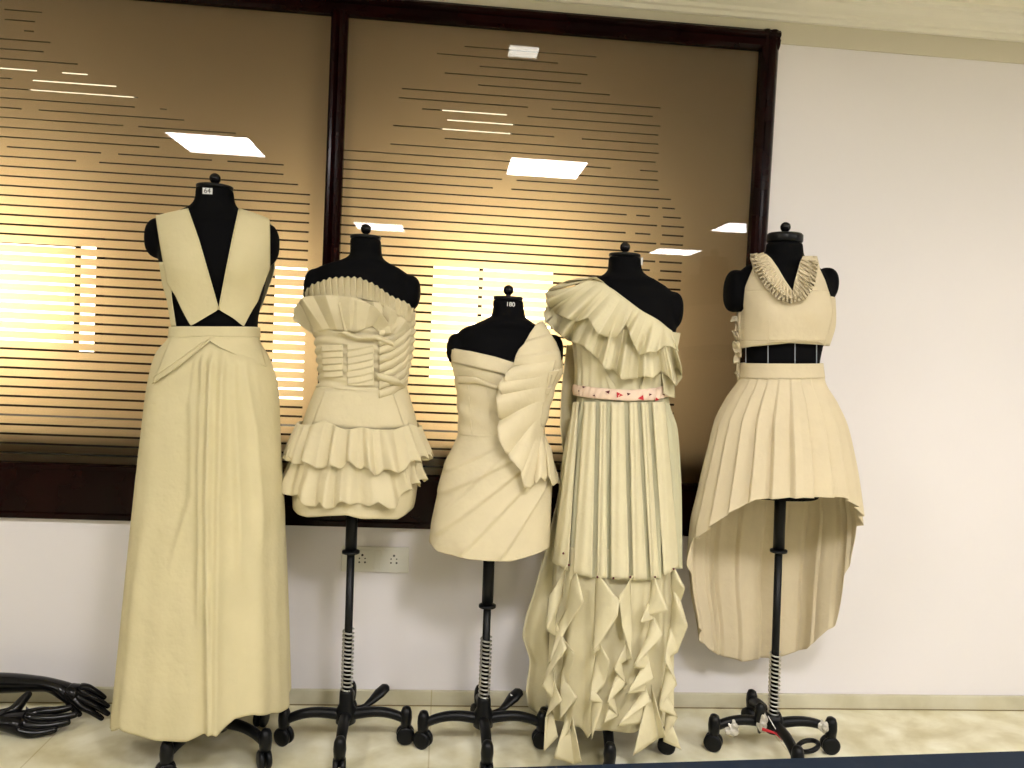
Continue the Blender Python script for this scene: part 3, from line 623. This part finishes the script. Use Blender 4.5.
ribbon('bodice_hem', SB5, [(739.8,340.5),(766,340.5),(795,340.5),(827,340.5)], [(740.6,348.5),(766.6,344),(774,342),(817.4,341.4),(825,346)], c5, G5, lambda u, v: .006, 50, 5)
bk = wrap('bodice_back', SB5, [(745,296),(790,292),(828,296)], [(741,347),(790,343),(826,346)], c5, G5, -.002, None, 160, 20)
tube('bust_seam', [Vector(SB5.hit(x, y, .0075)) for x, y in ((769,320),(769.3,332),(768,343))], .0010, c5, G5, 5)
# frilled collar: several gathered strips round the V
def vfr(A, B, o, n, amp, seed):
    w = waves(n, amp, .8, seed); ribbon('collar_frill', SB5, A, B, c5, G5, lambda u, v: o+.012*v+1.6*w(u)*(.2+v)+.003*math.sin(u*171+v*9), 360, 14)
IN = [(763.5,252.5),(768,259),(776,272),(785,284),(792.6,291.7),(797,281),(799.5,270),(801,259)]
vfr(IN, [(751,256),(757,267),(765,282),(777,296),(791,301.5),(805,297),(814,285),(818.6,262)], .007, 22, .005, 1)
vfr([(760,254),(766,264),(775,279),(785,290),(793,296),(801,288),(806,275),(809,259)], [(750,254),(755,270),(764,286),(777,299),(791,303.5),(806,299),(815,285),(818.5,261)], .010, 30, .005, 4)
vfr([(757,253),(763,264),(771,279),(783,291),(793,297),(803,289),(808,276),(812,260)], [(753,254),(759,266),(768,281),(780,293),(791,299),(803,294),(811,281),(816,261)], .016, 34, .004, 7)
# gathered trim down the back-left edge
P = np.zeros((70, 12, 3))
for j in range(70):
    v = j/69; y = 316+v*66
    for i in range(12):
        u = i/11; c = atY(739.5 - (7+2.5*math.sin(v*31))*(1-.55*v)*u + 2*(1-u)*0, y + 3*math.sin(v*40)*u, Y5+.01+.016*math.sin(v*52+u*2)*u)
        P[j, i] = c
sheet('side_frill', P, c5, G5)
P = P.copy(); P[:, :, 1] -= .012; P[:, :, 0] += .002; sheet('side_frill', P[:44, :9], c5, G5)

G6 = gown('pleated_skirt', S5, 'cream knife-pleated skirt, short in front and long behind, below the crop top', 'skirt')
SK5 = Surf([(362,744.5,818.5,.097),(378,742.5,820.5,.102),(400,729,832,.13),(421,718,841,.15),(450,710.5,847,.17),(475,704.5,851,.185),(500,699,854,.195),(527,693,857,.205),(560,690,855,.215),(600,692,852,.225),(640,700,849,.23),(668,704,846,.23)], Y5, 2.15)
wrap('waistband', SK5, [(742,363),(780,363.5),(821,363)], [(739,378),(780,379),(823.5,377)], c5, G6, .005, None, 120, 8)
tzb = np.array([(0, 497), (.55, 497), (.9, 507), (1.25, 520), (1.5, 529), (1.7, 575), (1.9, 628), (2.3, 652), (2.7, 660), (PI, 665)])
def hem5(phi, zb):
    a = np.abs(phi); py = np.interp(a, tzb[:, 0], tzb[:, 1]); out = []
    for f, y in zip(phi, py):
        Yd = Y5 - .19*math.cos(f); x = 775+78*math.sin(f)
        y2 = y + (3.5 if f < 0 else -1)*math.sin(abs(f))*(abs(f) < 1.5) + (14 if f < 0 else 0)*sm(np.array((abs(f)-.5)/.9))*(abs(f) < 1.45)*.6
        out.append(atY(x, y2, Yd)[2])
    return np.array(out)
def d5(PH, V, X, Z):
    w = .15+.85*sm(V*1.5); b = sm((np.abs(PH)-1.35)/.5)
    s = saw(np.abs(PH)*12/PI+.5, .86)
    return w*(.020*s*(1-.4*b) + b*.010*np.sin(PH*11)) - .017*w, 0
wrap('skirt', SK5, [(739,376),(780,377),(823.5,375)], [(692,527),(780,497),(857,527)], c5, G6, .003, d5, 600, 130, botfun=hem5)

# crumpled clear wrap, white thread and red ribbon caught on the base of form 5
pb = Vector((float(atY(773,725,Y5)[0]), Y5, 0))
tape = empty('tape_ring', (pb.x+.10, pb.y-.15, .0), 'small black tape ring lying at the foot of the rightmost stand', 'ring')
bm = bmesh.new(); c = Vector(atZ(808, 746, .035)); pts = [c + Vector((math.cos(a)*.032, math.sin(a)*.03, .012*math.cos(a))) for a in np.linspace(0, 2*PI, 30)]
tube_bm(bm, pts, .008, 8, False); link('ring_body', frombm(bm), M_blk, tape)
def wad(name, c, s, lab, seed):
    bm = bmesh.new(); bmesh.ops.create_icosphere(bm, subdivisions=4, radius=1); r = np.random.RandomState(seed); k = r.rand(6, 3)*14-7
    for v in bm.verts:
        d = sum(.10*math.sin(float(np.dot(q, v.co))+i) for i, q in enumerate(k)); v.co = Vector(c) + Vector((v.co.x*s[0], v.co.y*s[1], v.co.z*s[2]))*(1+d)
    tag(link(name, frombm(bm), M_plas), lab, 'plastic wrap')
E0 = pb + Vector((-.195, .007, 0)); E1 = pb + Vector((.195, -.007, 0))
wad('plastic_wrap', E0+Vector((.052, -.012, .085)), (.020, .016, .028), 'crumpled clear plastic wrap on the left leg of the rightmost stand', 1)
wad('plastic_wrap', E1+Vector((-.030, -.012, .098)), (.016, .016, .020), 'crumpled clear plastic wrap on the right leg of the rightmost stand', 2)
wad('plastic_wrap', pb+Vector((-.05, -.03, .115)), (.014, .014, .030), 'crumpled clear plastic wrap beside the hub of the rightmost stand', 3)
ups = Vector(atY(760, 712, Y5-.02))
bm = bmesh.new(); prof = [(-.034, .010), (-.03, .017), (0, .019), (.022, .016), (.032, .006)]
tube_bm(bm, [ups+Vector((0, 0, z)) for z, _ in prof], [q*.9 for _, q in prof], 16); tube_bm(bm, [ups+Vector((0, 0, -.03)), ups+Vector((.01, .02, -.075)), Vector((pb.x, pb.y, .10))], .008, 8)
link('foot_pedal', frombm(bm), M_blk, m5)
def strip(name, pts, r, m, lab, cat): tag(tube(name, [Vector(p) for p in pts], r, m, None, 6), lab, cat)
strip('red_ribbon', [atY(762,729,Y5-.05), atY(775,733,Y5-.07), atY(786,742,Y5-.09), atY(797,752,Y5-.10), atY(803,760,Y5-.11)], [(.003, .006), (.005, .003), (.006, .003), (.004, .006), (.003, .002)], M_red, 'red ribbon trailing from the hub of the rightmost stand', 'ribbon')
strip('white_thread', [atY(768,716,Y5-.04), atY(775,728,Y5-.06), atY(782,742,Y5-.08)], .0015, M_tag, 'white thread hanging over the hub of the rightmost stand', 'thread')

# ------------------------------------------------------------------ two loose mannequin arms on the floor
def skin(name, verts, edges, rad, m, lab, cat, grp):
    me = bpy.data.meshes.new(name); me.from_pydata([tuple(v) for v in verts], edges, []); me.update()
    o = bpy.data.objects.new(name, me); col.objects.link(o); me.materials.append(m)
    sk = o.modifiers.new('skin', 'SKIN'); sk.use_smooth_shade = True
    for i, r in enumerate(rad): me.skin_vertices[0].data[i].radius = r if hasattr(r, '__len__') else (r, r)
    me.skin_vertices[0].data[0].use_root = True
    s = o.modifiers.new('sub', 'SUBSURF'); s.levels = s.render_levels = 2
    bake(o); o.data.materials.clear(); o.data.materials.append(m)
    zmin = min(v.co.z for v in o.data.vertices); o.data.transform(Matrix.Translation((0, 0, .001-zmin)))
    return tag(o, lab, cat, grp)
def hand(base, d, upv, side, shoulder, rads, name, lab, curl, spread=.03, L=1.0, thumb_up=.5, K=1.0):
    """base: wrist; d: direction of the fingers; side: towards the thumb; upv: back of the hand"""
    V = [shoulder[0]]; Rr = [rads[0]]; E_ = []
    for p, r in zip(shoulder[1:], rads[1:]): E_.append((len(V)-1, len(V))); V.append(p); Rr.append(r)
    E_.append((len(V)-1, len(V))); V.append(base); Rr.append((.027, .022)); w = len(V)-1
    E_.append((w, w+1)); V.append(base+d*.035*L); Rr.append((.036, .024)); pm = w+1
    for k, (s, ln) in enumerate(((.030, .072), (.0102, .082), (-.0102, .076), (-.030, .060))):
        dd = (d + side*(s*spread*20*.12)).normalized()
        kn = base + d*(.085-.006*abs(k-1.2))*L + side*s*K; a = kn + dd*ln*.42*L - upv*curl*.006; b = kn + dd*ln*.75*L - upv*curl*.020; c = kn + dd*ln*L*.97 - upv*curl*.036
        m_ = base + d*.055*L + side*s*.8*K
        i0 = len(V); V += [m_, kn, a, b, c]; Rr += [.019, .0135, .0108, .0100, .0082]; E_ += [(pm, i0), (i0, i0+1), (i0+1, i0+2), (i0+2, i0+3), (i0+3, i0+4)]
    i0 = len(V); t0 = base + d*.022*L + side*.024*K; t1 = t0 + (d*.75+side*.4+upv*(-thumb_up)).normalized()*.03; t2 = t1 + (d*.75+side*.45-upv*thumb_up).normalized()*.028; t3 = t2+(d*.9+side*.2-upv*thumb_up).normalized()*.02
    V += [t0, t1, t2, t3]; Rr += [.018, .0145, .0115, .009]; E_ += [(w, i0), (i0, i0+1), (i0+1, i0+2), (i0+2, i0+3)]
    nb = len(shoulder); Rr = [r if i < nb else (tuple(q*K for q in r) if hasattr(r, '__len__') else r*K) for i, r in enumerate(Rr)]
    return skin(name, V, E_, Rr, M_gloss, lab, 'mannequin arm', 'loose mannequin arms on the floor')
Z = Vector((0, 0, 1))
wr = Vector(atY(64, 698, -.12)); d = (Vector(atY(112, 719, -.15)) - wr).normalized(); sd = Z.cross(d).normalized()
sh = [Vector(atY(-60, 694, -.10)), Vector(atY(-20, 693, -.10)), Vector(atY(15, 693, -.10)), Vector(atY(45, 694, -.11))]
hand(wr, d, (Z*.8 - sd*.6).normalized(), (sd*.55+Z*.83).normalized()*-1, sh, [(.036, .036), (.038, .038), (.036, .034), (.027, .025)], 'mannequin_limb', 'glossy black mannequin arm lying along the skirting, its hand palm down', .9)
wr = Vector(atY(-2, 720, -.24)); d = (Vector(atY(74, 722, -.22)) - wr).normalized(); sd = Z.cross(d).normalized()
sh = [Vector(atY(-90, 712, -.20)), Vector(atY(-60, 714, -.21)), Vector(atY(-30, 718, -.22))]
hand(wr, d, -Z*.8 - sd*.6, (sd*.8 - Z*-.55).normalized(), sh, [(.036, .036), (.034, .034), (.028, .026)], 'mannequin_limb', 'glossy black mannequin hand lying palm up in front of the other arm', .5, thumb_up=1.1, L=1.4, K=1.25)

# ------------------------------------------------------------------ the setting
FX0, FX1, FZ0, FZ1 = -2.15, 1.150, .648, 2.497      # outer frame
GX0, GX1, GZ0, GZ1 = -2.08, 1.086, .838, 2.430      # glass
MX0, MX1 = -.444, -.388
ZC = 2.60
def struct(o): o['kind'] = 'structure'; return o
bm = bmesh.new()
for a, b in (((-5, 0, 0), (FX0, .14, ZC)), ((FX1, 0, 0), (5, .14, ZC)), ((FX0, 0, 0), (FX1, .14, FZ0)), ((FX0, 0, FZ1), (FX1, .14, ZC))): box_bm(bm, a, b)
struct(link('wall_back', frombm(bm), M_wall, None, False))
struct(box('floor', (-5, -9, -.05), (5, 4.5, 0), M_floor))
struct(box('ceiling', (-5, -9, ZC), (5, 0.14, ZC+.06), M_ceil))
struct(box('wall_left', (-5.1, -9, 0), (-5, .14, ZC), M_far)); struct(box('wall_right', (5, -9, 0), (5.1, .14, ZC), M_wall)); struct(box('wall_front', (-5, -9.1, 0), (5, -9, ZC), M_far))
bm = bmesh.new(); box_bm(bm, (-5, -.016, 0), (5, 0, .054), .003); struct(link('baseboard_back', frombm(bm), M_skirt, None, False))
struct(box('trim_5', (-5, -.0185, 0), (5, -.0161, .0035), mat('joint_dirt', (.22, .17, .08), rough=.9)))
# band above the window line and moulded cornice
struct(box('trim_1', (1.152, -.006, 2.458), (5, 0, 2.56), M_band)); struct(box('trim_3', (-5, -.006, 2.499), (1.152, 0, 2.56), M_band))
def extr(name, prof, x0, x1, m):
    bm = bmesh.new(); A = [bm.verts.new((x0, y, z)) for y, z in prof]; B = [bm.verts.new((x1, y, z)) for y, z in prof]; n = len(prof)
    for k in range(n): bm.faces.new((A[k], A[(k+1) % n], B[(k+1) % n], B[k]))
    bm.faces.new(A); bm.faces.new(B[::-1]); return struct(link(name, frombm(bm), m, None, False))
extr('trim_2', [(0, ZC), (0, 2.535), (-.020, 2.535), (-.026, 2.548), (-.040, 2.550), (-.046, 2.560), (-.075, 2.567), (-.095, 2.578), (-.10, 2.588), (-.125, 2.588), (-.130, ZC)], -5, 5, M_corn)
# wooden window: one structure with frame, mullion, base board, glass and film
def moulded(bm, p0, p1, w, axis):
    """stepped and rounded moulding bar between two corners"""
    (x0, z0), (x1, z1) = p0, p1
    if axis == 'z':
        prof = [(x0, .0), (x0, -.020), (x0+w*.16, -.030), (x0+w*.30, -.031), (x0+w*.42, -.022), (x0+w*.55, -.028), (x0+w*.72, -.030), (x0+w*.85, -.024), (x0+w, -.012), (x0+w, .05), (x0, .05)]
        A = [bm.verts.new((x, y, z0)) for x, y in prof]; B = [bm.verts.new((x, y, z1)) for x, y in prof]
    else:
        prof = [(z0, .0), (z0, -.012), (z0+w*.15, -.024), (z0+w*.45, -.030), (z0+w*.58, -.022), (z0+w*.7, -.031), (z0+w*.84, -.030), (z0+w, -.020), (z0+w, .05), (z0, .05)]
        A = [bm.verts.new((x0, y, z)) for z, y in prof]; B = [bm.verts.new((x1, y, z)) for z, y in prof]
    n = len(prof)
    for k in range(n): bm.faces.new((A[k], A[(k+1) % n], B[(k+1) % n], B[k]))
    bm.faces.new(A); bm.faces.new(B[::-1])
win = struct(bpy.data.objects.new('window_1', None)); col.objects.link(win)
bm = bmesh.new()
moulded(bm, (GX1, FZ0), (0, FZ1), FX1-GX1, 'z') if False else None
def bar_v(x0, x1, z0, z1): moulded(bm, (x0, z0), (x0, z1), x1-x0, 'z')
def bar_h(z0, z1, x0, x1): moulded(bm, (x0, z0), (x1, z0), z1-z0, 'x')
bar_v(GX1, FX1, FZ0, FZ1); bar_v(FX0, GX0, FZ0, FZ1); bar_h(GZ1, FZ1, FX0, FX1)
link('window_frame', frombm(bm), M_wood, win, False)
bm = bmesh.new(); bar_v(MX0, MX1, GZ0-.01, GZ1+.01); link('mullion', frombm(bm), M_wood, win, False)
bm = bmesh.new(); box_bm(bm, (FX0, -.018, FZ0), (FX1, .05, GZ0-.002), .004); box_bm(bm, (FX0, -.026, FZ0), (FX1, .0, FZ0+.022), .004); box_bm(bm, (FX0, -.024, GZ0-.02), (FX1, .02, GZ0), .004)
link('bottom_rail', frombm(bm), M_wood, win, False)
# film bands: the clear slits are left out of the film mesh
per = .03255
zref = float(atY(110, 249, .012)[2])
def film(x0, x1, right):
    r = np.random.RandomState(7 if right else 11); bm = bmesh.new(); Yf = .014
    k0 = int(math.floor((GZ0-zref)/per)); z_prev = GZ0
    def q(xa, xb, za, zb):
        if xb-xa < 1e-4 or zb-za < 1e-5: return
        a = [bm.verts.new(c) for c in ((xa, Yf, za), (xb, Yf, za), (xb, Yf, zb), (xa, Yf, zb))]; bm.faces.new(a)
    n = int((GZ1-zref)/per)
    for k in range(k0, n+1):
        z = zref+k*per
        if z-.004 < GZ0 or z+.004 > GZ1-.06: continue
        t = (z-1.2)/1.2                       # 0 .. 1 towards the top
        h = .0074*(1-.45*sm(np.array((z-1.45)/.6)))
        q(x0, x1, z_prev, z-h/2)
        # slit extents
        if right:
            xe = .845 if z < 1.80 else .845-.10*sm(np.array((z-1.8)/.15))-.02*r.rand(); xs = x0 if z < 2.0 else x0+.15+.25*r.rand()
            if z > 2.22: xs, xe = x0+.3+.2*r.rand(), .35+.2*r.rand()
        else:
            xs = x0; xe = -.50 if z < 1.83 else -.50-.9*sm(np.array((z-1.83)/.5))-.1*r.rand()
        cuts = []; x = xs
        if z > 1.86:
            while x < xe:
                l = .25+.9*r.rand(); cuts.append((x, min(x+l, xe))); x += l+.02+.10*r.rand()
        else:
            mid = (.60, .64) if right else (-1.12, -1.09)
            cuts = [(xs, mid[0]+.012*r.rand()), (mid[1], xe)] if r.rand() < (.5 if right else .0) else [(xs, xe)]
        if right and 1.05 < z < 1.86: cuts = [(xs, .63), (.665, .735-.02*r.rand()), (.765, xe)] if (k % 2 or z < 1.5) else [(xs, .745), (.76, xe)]
        px_ = x0
        for a, b in cuts:
            q(px_, a, z-h/2, z+h/2); px_ = b
        q(px_, x1, z-h/2, z+h/2); z_prev = z+h/2
    q(x0, x1, z_prev, GZ1); me = bpy.data.meshes.new('film'); bm.to_mesh(me); bm.free(); return me
for x0, x1, rt in ((GX0, MX0, False), (MX1, GX1, True)):
    g = box('glass_pane', (x0-.004, .004, GZ0-.004), (x1+.004, .010, GZ1+.004), M_glass, win)
    f = link('frosted_film', film(x0, x1, rt), M_film, g, False)
# room beyond the glass
M_farw = mat('tan_far_wall', (.42, .30, .17), rough=.8, spec=.1)
struct(box('wall_far', (-5, 4.4, 0), (5, 4.5, 3.0), M_farw)); struct(box('wall_far_left', (-5.1, .14, 0), (-5, 4.4, 3.0), M_dark)); struct(box('wall_far_right', (5, .14, 0), (5.1, 4.4, 3.0), M_dark))
struct(box('ceiling_far', (-5, .14, 2.9), (5, 4.5, 2.96), M_farw))
YW = .36
def backlit(n, px0, px1, py0, py1, Yd=YW):
    a = atY(px0, py0, Yd); b = atY(px1, py1, Yd); w = struct(bpy.data.objects.new('window_%d' % n, None)); col.objects.link(w)
    x0, x1, z1, z0 = a[0], b[0], a[2], b[2]
    box('window_pane', (x0, Yd, z0), (x1, Yd+.01, z1), M_win, w)
    bm = bmesh.new(); e = .015
    for p, q in (((x0-e, Yd-.01, z0-e), (x0, Yd+.03, z1+e)), ((x1, Yd-.01, z0-e), (x1+e, Yd+.03, z1+e)), ((x0, Yd-.01, z0-e), (x1, Yd+.03, z0)), ((x0, Yd-.01, z1), (x1, Yd+.03, z1+e))): box_bm(bm, p, q)
    link('window_frame', frombm(bm), M_dark, w, False)
backlit(2, -90, 74, 238, 350); backlit(3, 82, 95, 240, 352); backlit(4, 276, 303, 262, 400); backlit(5, 434, 475, 266, 380); backlit(6, 483, 547, 262, 392)
struct(box('wall_partition', (-2.6, YW+.05, 0), (2.2, YW+.09, 2.02), M_dark))
struct(box('shade_slab', (-2.6, .06, .965), (2.2, YW+.05, .985), M_shade))  # slab added behind the glass to keep light off the lower film
def ceil_lamp(name, x0, x1, y0, y1, z, m, lab, grp=None, edge=.012):
    o = empty(name, ((x0+x1)/2, (y0+y1)/2, z), lab, 'ceiling light', grp)
    bm = bmesh.new()
    for p, q in (((x0-edge, y0-edge, z-.006), (x0, y1+edge, z)), ((x1, y0-edge, z-.006), (x1+edge, y1+edge, z)), ((x0, y0-edge, z-.006), (x1, y0, z)), ((x0, y1, z-.006), (x1, y1+edge, z))): box_bm(bm, p, q)
    link('lamp_frame', frombm(bm), M_corn, o, False)
    box('diffuser', (x0, y0, z-.004), (x1, y1, z-.001), m, o); return o
# lamps of this room sit where the glass mirrors them
K = (ZC-1.3)/1.2
def lam(cx, cy, lab, s=.48): 
    x = cx*K; y = -((2.8-cy)*K-2.8) ; h = s*K/2
    return ceil_lamp('ceiling_light_panel', x-h, x+h, y-h, y+h, ZC, (M_lampf if y < -4.4 or x < -3 else (M_lampl if x < -1 else (M_lampr if x > 2 else M_lamp))), lab, 'square ceiling light panels')
ceil = [(-1.48, -2.27, 'square white ceiling panel mirrored in the left pane above the leftmost form'), (.592, -2.31, 'square white ceiling panel mirrored in the right pane, largest reflection'),
        (-.735, -5.32, 'square white ceiling panel mirrored beside the mullion above the second form'), (2.515, -5.87, 'square white ceiling panel mirrored right of the one-shoulder form'), (2.63, -4.07, 'square white ceiling panel mirrored against the right window post')]
for cx, cy, lab in ceil: lam(cx, cy, lab)
lam(2.66, -2.30, 'square white ceiling panel in front of the bare right wall'); lam(-4.0, -3.2, 'square white ceiling panel far to the left, outside the window reflection')
K2 = K
ceil_lamp('downlight', .196*K, .314*K, -((2.8+.414)*K-2.8), -((2.8+.297)*K-2.8), ZC, M_down, 'small square downlight mirrored at the top of the right pane', None, .008)
def backlamp(x0, x1, y0, y1, lab):
    a = [atZ(x, y, 2.9) for x in (x0, x1) for y in (y0, y1)]
    c = atZ((x0+x1)/2, (y0+y1)/2, 2.9)
    w = abs(atZ(x1, (y0+y1)/2, 2.9)[0]-atZ(x0, (y0+y1)/2, 2.9)[0])/2; yy0 = atZ((x0+x1)/2, y1, 2.9)[1]; yy1 = atZ((x0+x1)/2, y0, 2.9)[1]
    print('backlamp', c, w, yy0, yy1)
    ceil_lamp('ceiling_light_panel', c[0]-w, c[0]+w, min(yy0, yy1), max(yy0, yy1), 2.9, M_lamp2, lab, 'lamps of the room beyond the glass')
backlamp(14, 112, 66, 92, 'ceiling lamp beyond the glass, glimpsed through slits at the upper left')
backlamp(442, 514, 106, 134, 'ceiling lamp beyond the glass, glimpsed through slits right of the mullion')

# wall socket
a = atY(342, 545.5, 0); b = atY(408.5, 572.5, 0); x0, x1, z1, z0 = a[0], b[0], atY(408, 547, 0)[2], b[2]
so = empty('wall_socket', ((x0+x1)/2, 0, z0), 'white wall plate with two round-pin sockets and a switch, behind the stand pole', 'socket')
bm = bmesh.new(); box_bm(bm, (x0, -.008, z0), (x1, 0, z1), .003); link('cover_plate', frombm(bm), M_switch, so, False)
zc = (z0+z1)/2; hz = (z1-z0)*.36
for xc in (atY(362.5, 560, 0)[0], atY(394, 561, 0)[0]):
    s_ = box('socket_insert', (xc-.034, -.0105, zc-hz), (xc+.034, -.008, zc+hz), M_switch, so)
    for dx, dz, r in ((0, .016, .0042), (-.010, .004, .0026), (.010, .004, .0026), (-.010, -.010, .0032), (.010, -.010, .0036)):
        bm = bmesh.new(); tube_bm(bm, [(xc+dx, -.0112, zc+dz), (xc+dx, -.0095, zc+dz)], r, 14); link('pin_hole', frombm(bm), M_hole, s_, False)
xc = atY(378, 560, 0)[0]
bm = bmesh.new(); box_bm(bm, (xc-.012, -.013, zc-hz), (xc+.012, -.008, zc+hz), .002); link('rocker_switch', frombm(bm), M_switch, so, False)

# dark blue table edge in the foreground
e0 = Vector(atZ(455, 767.5, .75)); e1 = Vector(atZ(1024, 749.5, .75)); dr = (e1-e0).normalized(); nr = Vector((dr.y, -dr.x, 0))
tb = empty('table', (e0+e1)/2 + nr*.3 - Vector((0, 0, .75)), 'navy-topped table whose far edge crosses the bottom right of the photo', 'table')
A = e0 - dr*.25; B = e1 + dr*.45
def slab(name, a, b, c, d, z0, z1, m):
    bm = bmesh.new(); lo = [bm.verts.new((p.x, p.y, z0)) for p in (a, b, c, d)]; hi = [bm.verts.new((p.x, p.y, z1)) for p in (a, b, c, d)]
    bm.faces.new(lo); bm.faces.new(hi)
    for k in range(4): bm.faces.new((lo[k], lo[(k+1) % 4], hi[(k+1) % 4], hi[k]))
    bmesh.ops.bevel(bm, geom=list(bm.edges), offset=.004, segments=3, affect='EDGES'); return link(name, frombm(bm), m, tb, False)
slab('table_top', A, B, B+nr*.6, A+nr*.6, .72, .75, M_navy)
for p in (A+dr*.05+nr*.05, B-dr*.05+nr*.05, B-dr*.05+nr*.55, A+dr*.05+nr*.55): tube('leg', [(p.x, p.y, 0), (p.x, p.y, .72)], .018, M_leg, tb, 12)

# ------------------------------------------------------------------ light and view
w = bpy.data.worlds.new('w'); sc.world = w; w.use_nodes = True; w.node_tree.nodes['Background'].inputs[0].default_value = (1, .97, .9, 1); w.node_tree.nodes['Background'].inputs[1].default_value = 0.02
sc.view_settings.view_transform = 'Standard'; sc.view_settings.look = 'None'; sc.view_settings.gamma = 1; sc.view_settings.exposure = 2.15
sc.view_settings.use_curve_mapping = False
